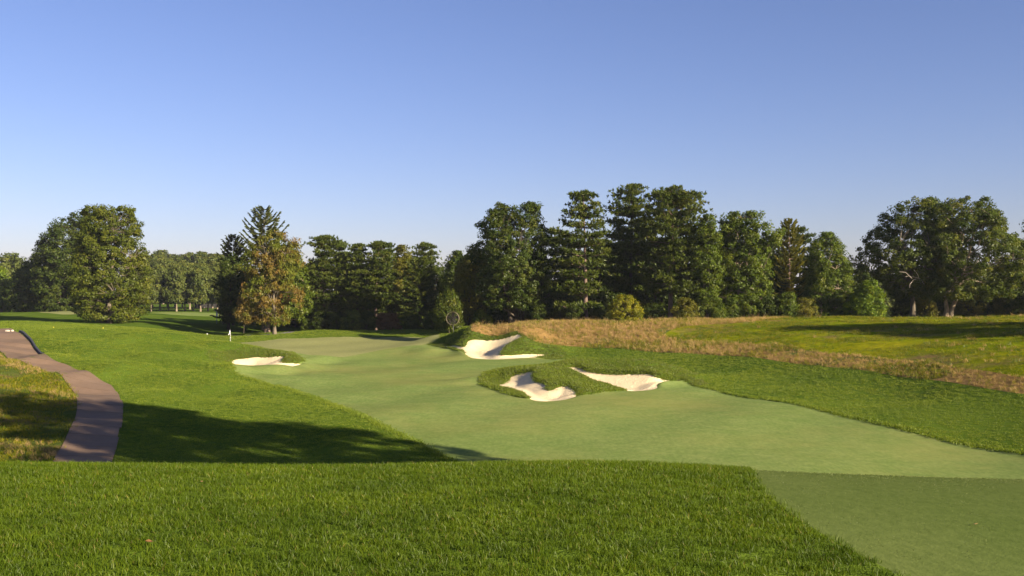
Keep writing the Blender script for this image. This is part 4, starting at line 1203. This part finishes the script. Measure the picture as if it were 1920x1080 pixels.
# turf fan: caged propeller on a post
x, y, z = at(849, 122.5)
fan = empty('turf_fan', (x, y, z), math.radians(-8), label='round caged fan on a post behind the right end of the green', category='fan')
hc = (V0 - 597) / FPX * 122.5 + CZ - z
FR = 12.2 / FPX * 122.5
ringm = flat_mat('fan_shroud', (0.12, 0.10, 0.06), 0.8); wirem = flat_mat('fan_wire', (0.03, 0.028, 0.022), 0.9, 0.05); bladem = flat_mat('fan_blade', (0.03, 0.03, 0.022), 0.9, 0.05)
th_ = np.linspace(0, 2 * math.pi, 41)
vv, ff = [], []
for t_ in th_[:-1]:
    for rr_, yy in ((FR, -0.22), (FR * 1.03, -0.05), (FR, 0.22), (FR * 0.965, 0.2), (FR * 0.97, -0.2)):
        vv.append((rr_ * math.cos(t_), yy, hc + rr_ * math.sin(t_)))
for i_ in range(40):
    for k in range(5):
        ff.append((i_ * 5 + k, i_ * 5 + (k + 1) % 5, ((i_ + 1) % 40) * 5 + (k + 1) % 5, ((i_ + 1) % 40) * 5 + k))
me = bpy.data.meshes.new('shroud'); me.from_pydata(vv, [], ff); me.update()
link('shroud', me, ringm, fan, smooth=True)
mb = MB()
for rr_ in (0.2, 0.4, 0.6, 0.8):
    mb.tube([(FR * rr_ * math.cos(t_), -0.24, hc + FR * rr_ * math.sin(t_)) for t_ in th_], 0.012, 4, cap=False)
for k in range(12):
    t_ = k * math.pi / 6
    mb.tube([(FR * 0.1 * math.cos(t_), -0.27, hc + FR * 0.1 * math.sin(t_)), (FR * math.cos(t_), -0.22, hc + FR * math.sin(t_))], 0.012, 4)
link('cage', mb.mesh('cage'), wirem, fan)
for k in range(5):
    t_ = k * 2 * math.pi / 5 + 0.3
    ca, sa = math.cos(t_), math.sin(t_)
    vs = []
    for rr_, w_, tw in ((0.12, 0.10, 0.10), (0.5, 0.20, 0.07), (0.92, 0.16, 0.04)):
        for sgn in (-1, 1):
            px_, pz_ = rr_ * FR * ca - sgn * w_ * sa, rr_ * FR * sa + sgn * w_ * ca
            vs.append((px_, sgn * tw, hc + pz_)); vs.append((px_, sgn * tw + 0.015, hc + pz_))
    me = bpy.data.meshes.new('blade')
    me.from_pydata(vs, [], [(0, 2, 6, 4), (4, 6, 10, 8), (1, 5, 7, 3), (5, 9, 11, 7), (0, 4, 5, 1), (4, 8, 9, 5), (2, 3, 7, 6), (6, 7, 11, 10), (8, 10, 11, 9), (0, 1, 3, 2)])
    me.update()
    link('blade', me, bladem, fan)
mb = MB(); mb.tube([(0, -0.2, hc), (0, 0.05, hc), (0, 0.42, hc)], [0.1, 0.15, 0.12], 10); link('motor', mb.mesh('motor'), wirem, fan)
mb = MB(); mb.tube([(0, 0.3, -0.2), (0, 0.3, hc - 0.1)], 0.06, 8); mb.tube([(0, 0.3, hc - FR - 0.15), (0, 0.0, hc - FR - 0.02)], 0.04, 6)
link('post', mb.mesh('post'), DARKM, fan)

# post with a pale box at the wood's edge
x, y, z = at(406.5, 168)
po = empty('weather_post', (x, y, z), label='slim post with a pale blue and white box near the dark spruces', category='post')
ph = (V0 - 580.5) / FPX * 168 + CZ - z
mb = MB(); mb.tube([(0, 0, -0.2), (0, 0, ph * 0.52)], 0.06, 8); link('post', mb.mesh('post'), flat_mat('grey_post', (0.22, 0.23, 0.25), 0.6), po)
mb = MB(); mb.box((-0.10, -0.08, ph * 0.5), (0.14, 0.08, ph * 0.86)); link('box', mb.mesh('box'), flat_mat('pale_box', (0.55, 0.60, 0.66), 0.4), po)
mb = MB(); mb.box((-0.24, -0.12, ph * 0.43), (0.2, 0.12, ph * 0.5)); link('tray', mb.mesh('tray'), flat_mat('blue_tray', (0.12, 0.18, 0.42), 0.5), po)
mb = MB(); mb.box((-0.22, -0.03, ph * 0.87), (0.44, 0.03, ph * 0.92)); link('arm', mb.mesh('arm'), flat_mat('blue_arm', (0.16, 0.22, 0.45), 0.5), po)
mb = MB(); mb.tube([(0.40, 0, ph * 0.45), (0.42, 0, ph)], 0.035, 6); link('rod', mb.mesh('rod'), flat_mat('pale_rod', (0.40, 0.45, 0.6), 0.4), po)

def stake(name, u, d, v_top, rad, mat, label, cat, group=None):
    x, y, z = at(u, d)
    h = max(0.2, (V0 - v_top) / FPX * d + CZ - z)
    pr = dict(label=label, category=cat)
    if group: pr['group'] = group
    mb = MB(); mb.tube([(0, 0, -0.1), (0, 0, h * 0.9), (0, 0, h)], [rad, rad, rad * 0.4], 8)
    o = link(name, mb.mesh(name), mat, **pr); o.location = (x, y, z)
stake('hazard_stake', 100.5, 101.5, 614.6, 0.045, YEL, 'yellow stake on the crest nearer the cart path', 'stake', 'yellow stakes on the crest')
stake('hazard_stake', 193.5, 100.0, 619.4, 0.045, YEL, 'yellow stake on the crest directly below the big dense tree', 'stake', 'yellow stakes on the crest')
stake('yardage_marker', 388.3, 136.5, 629.2, 0.09, WHITE, 'short white marker on the pale mown strip left of the flag', 'marker')
x, y, z = at(466.5, 137.5)
mb = MB(); mb.box((-0.28, -0.2, -0.05), (0.28, 0.2, 0.12)); mb.box((-0.24, -0.16, 0.12), (0.24, 0.16, 0.17))
o = link('valve_box', mb.mesh('valve_box'), DARKM, label='low dark box at the right end of the pale strip', category='box'); o.location = (x, y, z)
for k, (u, d, w) in enumerate(((14, 98.5, 0.26), (23, 98.5, 0.17))):
    x, y, z = at(u, d)
    bm_ = MB(); r_ = np.random.default_rng(k)
    ring = [(w * math.cos(t_) * r_.uniform(.8, 1.1), w * 0.6 * math.sin(t_) * r_.uniform(.8, 1.1)) for t_ in np.linspace(0, 2 * math.pi, 9)[:-1]]
    bm_.add([(a_, b_, -0.05) for a_, b_ in ring] + [(a_ * .95, b_ * .95, 0.10) for a_, b_ in ring] + [(a_ * .6, b_ * .6, 0.16) for a_, b_ in ring],
            [(i_, (i_ + 1) % 8, 8 + (i_ + 1) % 8, 8 + i_) for i_ in range(8)] + [(8 + i_, 8 + (i_ + 1) % 8, 16 + (i_ + 1) % 8, 16 + i_) for i_ in range(8)] + [tuple(range(16, 24))])
    o = link('flat_stone', bm_.mesh('flat_stone'), flat_mat('pale_stone', (0.42, 0.36, 0.28), 0.9), label=('larger', 'smaller')[k] + ' pale stone at the top end of the cart path', category='stone', group='stones by the path')
    o.location = (x, y, z + 0.05)

# house glimpsed in the far wood
x, y, z = at(389, 318)
ho = empty('house', (x, y, z), 0.15, label='brownish house half hidden behind the pale trunks of the far wood', category='house')
mb = MB(); mb.box((-4, 0, -1), (4, 8, 5.2)); wl = link('wall', mb.mesh('wall'), flat_mat('brown_wall', (0.022, 0.020, 0.018), 0.9), ho)
mb = MB(); mb.add([(-4.6, -0.6, 5.21), (4.6, -0.6, 5.21), (4.6, 8.6, 5.21), (-4.6, 8.6, 5.21), (-4.6, 4, 8.2), (4.6, 4, 8.2)], [(0, 1, 5, 4), (2, 3, 4, 5), (0, 4, 3), (1, 2, 5), (3, 2, 1, 0)])
link('roof', mb.mesh('roof'), flat_mat('grey_roof', (0.10, 0.10, 0.11), 0.9), ho)
for wx in (-2.6, -0.8, 2.4):
    mb = MB()
    for lo, hi in (((wx - .7, -.06, 2.2), (wx - .6, .0, 4.2)), ((wx + .6, -.06, 2.2), (wx + .7, .0, 4.2)), ((wx - .6, -.06, 4.1), (wx + .6, .0, 4.2)), ((wx - .6, -.06, 2.2), (wx + .6, .0, 2.3)), ((wx - .03, -.05, 2.3), (wx + .03, .0, 4.1))):
        mb.box(lo, hi)
    wf = link('window', mb.mesh('window'), WHITE, ho)
    mb = MB(); mb.box((wx - .6, -.02, 2.3), (wx + .6, -.004, 4.1)); link('pane', mb.mesh('pane'), flat_mat('window_glass', (0.16, 0.20, 0.24), 0.1, 0.5), wf)

# ------------------------------------------------------------------ grass
def tuft(name, n, rad, h, w, bend, seed, lean=(0, 0)):
    r = np.random.default_rng(seed)
    a = r.uniform(0, 6.28, n); rr_ = rad * np.sqrt(r.uniform(0, 1, n))
    base = np.stack([rr_ * np.cos(a), rr_ * np.sin(a), np.full(n, -0.01)], 1)
    hh = r.uniform(h[0], h[1], n)
    da = r.uniform(0, 6.28, n)
    out = np.stack([np.cos(da), np.sin(da), 0 * da], 1) * (bend * hh * r.uniform(0.2, 1.3, n))[:, None] + np.array([lean[0], lean[1], 0]) * hh[:, None]
    wa = r.uniform(0, 6.28, n)
    wd = np.stack([np.cos(wa), np.sin(wa), 0 * wa], 1) * (w * r.uniform(0.7, 1.3, n) / 2)[:, None]
    up = np.array([0, 0, 1.0])
    m1 = base + out * 0.25 + up * (hh * 0.55)[:, None]
    t1 = base + out + up * (hh * (1 - 0.22 * bend))[:, None]
    v = np.stack([base - wd, base + wd, m1 - wd * 0.8, m1 + wd * 0.8, t1 - wd * 0.18, t1 + wd * 0.18], 1).reshape(-1, 3)
    k = np.arange(n)[:, None] * 6
    f = np.vstack([k + np.array([[0, 1, 3, 2]]), k + np.array([[2, 3, 5, 4]])])
    tn = np.clip(r.normal(0.42, 0.2, n), 0, 0.85); tn[r.uniform(0, 1, n) < 0.02] = 1.0
    ti = np.repeat(tn, 6) + np.tile([-0.12, -0.12, 0, 0, 0.12, 0.12], n)  # blade roots darker, tips lighter: sunlit tips put into the colour
    return mesh_np(name, v, f, {'tint': np.clip(ti, 0, 1)})

def tuft_set(cname, mats, count, **kw):
    c = bpy.data.collections.new(cname)
    for k in range(count):
        me = tuft('blades', seed=900 + k, **kw)
        me.materials.append(mats[k % len(mats)])
        c.objects.link(bpy.data.objects.new('blades', me))
    return c

def scatter_points(key, dens, fov=31.5, rmin=3, rmax=150, keep=None):
    V_, T_ = SH[key]
    c = V_[T_].mean(1)
    th_ = np.degrees(np.arctan2(c[:, 0], c[:, 1])); r_ = np.hypot(c[:, 0], c[:, 1])
    T2 = T_[(np.abs(th_) < fov) & (r_ > rmin) & (r_ < rmax)]
    c = V_[T2].mean(1)
    e1, e2 = V_[T2[:, 1]] - V_[T2[:, 0]], V_[T2[:, 2]] - V_[T2[:, 0]]
    area = 0.5 * np.linalg.norm(np.cross(e1, e2), axis=1)
    ex = area * dens(c)
    n = np.floor(ex + rng.uniform(0, 1, len(ex))).astype(int)
    idx = np.repeat(np.arange(len(T2)), n)
    a_, b_ = rng.uniform(0, 1, len(idx)), rng.uniform(0, 1, len(idx))
    fl_ = a_ + b_ > 1
    a_, b_ = np.where(fl_, 1 - a_, a_), np.where(fl_, 1 - b_, b_)
    p = V_[T2[idx, 0]] + e1[idx] * a_[:, None] + e2[idx] * b_[:, None]
    on = sdf(path_poly, p[:, :2], 1.0) > 0.05
    return p[on]

def scatter(name, pts, coll, smin, smax, wide=None, tilt=0.15):
    n = len(pts)
    me = bpy.data.meshes.new(name)
    me.vertices.add(n)
    me.vertices.foreach_set("co", np.asarray(pts, np.float32).ravel())
    rot = np.stack([rng.normal(0, tilt, n), rng.normal(0, tilt, n), rng.uniform(0, 6.28, n)], 1)
    s = rng.uniform(smin, smax, n)
    w = np.ones(n) if wide is None else wide(pts)
    scl = np.stack([s * w, s * w, s * np.minimum(w, 1.25)], 1)
    for k, a_ in (('rot', rot), ('scl', scl)):
        at_ = me.attributes.new(k, 'FLOAT_VECTOR', 'POINT')
        at_.data.foreach_set("vector", a_.astype(np.float32).ravel())
    o = bpy.data.objects.new(name, me)
    COL.objects.link(o)
    o['kind'] = 'stuff'
    g = bpy.data.node_groups.new(name + '_nodes', 'GeometryNodeTree')
    g.interface.new_socket('Geometry', in_out='INPUT', socket_type='NodeSocketGeometry')
    g.interface.new_socket('Geometry', in_out='OUTPUT', socket_type='NodeSocketGeometry')
    gi, go = g.nodes.new('NodeGroupInput'), g.nodes.new('NodeGroupOutput')
    iop = g.nodes.new('GeometryNodeInstanceOnPoints')
    ci = g.nodes.new('GeometryNodeCollectionInfo')
    ci.inputs['Collection'].default_value = coll
    ci.inputs['Separate Children'].default_value = True
    ci.inputs['Reset Children'].default_value = True
    na = []
    for k in ('rot', 'scl'):
        x_ = g.nodes.new('GeometryNodeInputNamedAttribute'); x_.data_type = 'FLOAT_VECTOR'; x_.inputs['Name'].default_value = k
        na.append(x_)
    g.links.new(gi.outputs[0], iop.inputs['Points'])
    g.links.new(ci.outputs[0], iop.inputs['Instance'])
    iop.inputs['Pick Instance'].default_value = True
    g.links.new(na[0].outputs['Attribute'], iop.inputs['Rotation'])
    g.links.new(na[1].outputs['Attribute'], iop.inputs['Scale'])
    g.links.new(iop.outputs[0], go.inputs[0])
    md = o.modifiers.new('blades', 'NODES'); md.node_group = g
    return o

def pn(p, seed, f):
    q = np.column_stack([p[:, 0], p[:, 1], np.zeros(len(p))])
    return wob(q, seed, f)

rad_of = lambda c: np.hypot(c[:, 0], c[:, 1])
# near rough: every blade shows
near_set = tuft_set('near_tufts', [L['grass']], 8, n=30, rad=0.065, h=(0.025, 0.06), w=0.0042, bend=0.55)
pts = scatter_points('rough', lambda c: np.where(rad_of(c) < 9, 210, 150) * 1.0, rmin=4.0, rmax=15.5)
scatter('grass', pts, near_set, 0.75, 1.25)
tee_set = tuft_set('tee_tufts', [L['short']], 5, n=34, rad=0.09, h=(0.006, 0.014), w=0.004, bend=0.8)
pts = scatter_points('tee', lambda c: np.full(len(c), 90.0), rmin=5, rmax=19)
scatter('tee_grass', pts, tee_set, 0.8, 1.2, tilt=0.03)

def near_bunker(p, dist):
    s_ = np.full(len(p), 9.0)
    for b_ in bunker_xy[:4]:
        s_ = np.minimum(s_, sdf(b_, p[:, :2], 6.0))
    return s_
mid_set = tuft_set('mid_tufts', [L['mown']], 6, n=34, rad=0.22, h=(0.035, 0.075), w=0.014, bend=0.6)
pts = scatter_points('rough', lambda c: 13.0 * np.clip(60 / rad_of(c), 0.25, 1.3), rmin=38, rmax=150)
scatter('mown_rough_grass', pts, mid_set, 0.8, 1.2, wide=lambda p: np.clip(rad_of(p) / 60, 0.9, 2.0))
# shaggy lips and banks round the bunkers
shag_set = tuft_set('shag_tufts', [L['shag']], 6, n=30, rad=0.13, h=(0.06, 0.15), w=0.013, bend=0.6)
def shag_d(c):
    s_ = near_bunker(c, 6)
    inc = (sdf(cplx_xy, c[:, :2]) < 0)
    return 26.0 * np.where(s_ < 2.2, 1.0, np.where(inc, 0.6, 0.0)) + 26.0 * (s_ < 0.5)
pts = scatter_points('rough', shag_d, rmin=60, rmax=122)
scatter('bunker_lip_grass', pts, shag_set, 0.75, 1.3, tilt=0.25)
# thicker edge where the rough meets the fairway
edge_d = lambda c: 22.0 * ((sdf(fair_xy, c[:, :2]) < 0.4) | (sdf(tee_xy, c[:, :2]) < 0.15))
pts = scatter_points('rough', edge_d, rmin=38, rmax=112)
scatter('rough_edge_grass', pts, mid_set, 1.1, 1.8)
# fescue, meadow and the bank by the path
straw_set = tuft_set('straw_tufts', [L['straw'], L['straw'], L['weed']], 9, n=22, rad=0.16, h=(0.12, 0.36), w=0.012, bend=0.55)
pts = scatter_points('fescue', lambda c: np.where(c[:, 0] > 18, 13.0, 7.5) * (0.55 + 0.45 * (pn(c, 5, 0.5) > -0.2)), rmin=45, rmax=135)
scatter('fescue_grass', pts, straw_set, 0.6, 1.25, wide=lambda p: np.clip(rad_of(p) / 85, 0.9, 1.4) * np.clip(1.25 - p[:, 0] / 60, 0.75, 1.0), tilt=0.2)
weed_set = tuft_set('weed_tufts', [L['weed'], L['weed'], L['grass']], 6, n=26, rad=0.2, h=(0.05, 0.15), w=0.014, bend=0.7)
pts = scatter_points('meadow', lambda c: 5.0 * np.clip(1 + 1.2 * pn(c, 6, 0.6), 0.1, 3), rmin=45, rmax=125)
scatter('meadow_grass', pts, weed_set, 0.6, 1.4, wide=lambda p: np.clip(rad_of(p) / 80, 0.9, 1.5))
herb_set = tuft_set('herb_tufts', [L['shag'], L['weed'], L['straw']], 6, n=26, rad=0.2, h=(0.15, 0.38), w=0.016, bend=0.7)
pts = scatter_points('meadow', lambda c: 0.55 * np.clip(-0.1 + 1.6 * pn(c, 16, 0.45), 0, 2), rmin=45, rmax=125)
scatter('meadow_weeds', pts, herb_set, 0.6, 1.3, tilt=0.2)
pts = scatter_points('bank', lambda c: 9.0 * np.clip(1 + 1.0 * pn(c, 7, 0.7), 0.2, 3), rmin=40, rmax=95)
scatter('bank_grass', pts, weed_set, 0.7, 1.8)
pts = scatter_points('bank', lambda c: 5.0 * np.clip(-0.25 + 1.4 * pn(c, 8, 0.45) + 0.9 * sstep(60, 72, c[:, 1]), 0, 2), rmin=40, rmax=95)
scatter('bank_dry_grass', pts, straw_set, 0.6, 1.0, tilt=0.25)

# green patches in the fescue and taller wisps along its crest
pts = scatter_points('fescue', lambda c: 9.0 * np.clip(1.6 * pn(c, 12, 0.35) - 0.3, 0, 1), rmin=45, rmax=135)
scatter('fescue_green_grass', pts, weed_set, 1.0, 2.2, wide=lambda p: np.clip(rad_of(p) / 85, 0.9, 1.4))
wisp_set = tuft_set('wisp_tufts', [L['straw']], 5, n=7, rad=0.14, h=(0.35, 0.75), w=0.011, bend=0.35)
pts = scatter_points('fescue', lambda c: 1.6 * np.clip(0.35 + pn(c, 14, 0.5), 0, 1.5) * (c[:, 0] < 30), rmin=95, rmax=128)
scatter('fescue_wisps', pts, wisp_set, 0.7, 1.25, tilt=0.12)

# a few leaves fallen on the near grass
for k, (u, v, lab) in enumerate(((280, 1030, 'small orange fallen leaf in the near grass at lower left'), (378, 914, 'small brown fallen leaf in the near grass at upper left'), (1828, 986, 'small tan fallen leaf on the short turf at lower right'))):
    q = ground_pt(u, v, 4, base_h)
    me = bpy.data.meshes.new('fallen_leaf')
    me.from_pydata([(-.035, 0, 0), (-.012, -.018, .008), (.02, -.014, .006), (.04, 0, .014), (.018, .015, .004), (-.012, .019, .01), (0, 0, 0)], [], [(0, 1, 6), (1, 2, 6), (2, 3, 6), (3, 4, 6), (4, 5, 6), (5, 0, 6)])
    me.update()
    o = link('fallen_leaf', me, flat_mat('dry_leaf', ((.13, .065, .02), (.20, .11, .05), (.32, .2, .08))[k], 0.9), label=lab, category='leaf', group='leaves fallen on the near grass')
    o.location = (q[0], q[1], hz(*q) + (.055 if k < 2 else .014)); o.rotation_euler = (0.3, 0.2, k * 1.7); o.scale = (.8, .8, .8)

# ------------------------------------------------------------------ thin morning air
hm = bpy.data.materials.new('haze_air'); hm.use_nodes = True
ht = hm.node_tree; ht.nodes.clear()
ho_ = N(ht, "ShaderNodeOutputMaterial"); hv = N(ht, "ShaderNodeVolumePrincipled")
hv.inputs["Color"].default_value = (0.86, 0.91, 1.0, 1)
hv.inputs["Density"].default_value = 0.0001
hv.inputs["Anisotropy"].default_value = 0.1
ht.links.new(hv.outputs[0], ho_.inputs["Volume"])
mb = MB(); mb.box((-7000, -7000, -4), (7000, 7000, 45))
link('haze', mb.mesh('haze'), hm, kind='stuff')
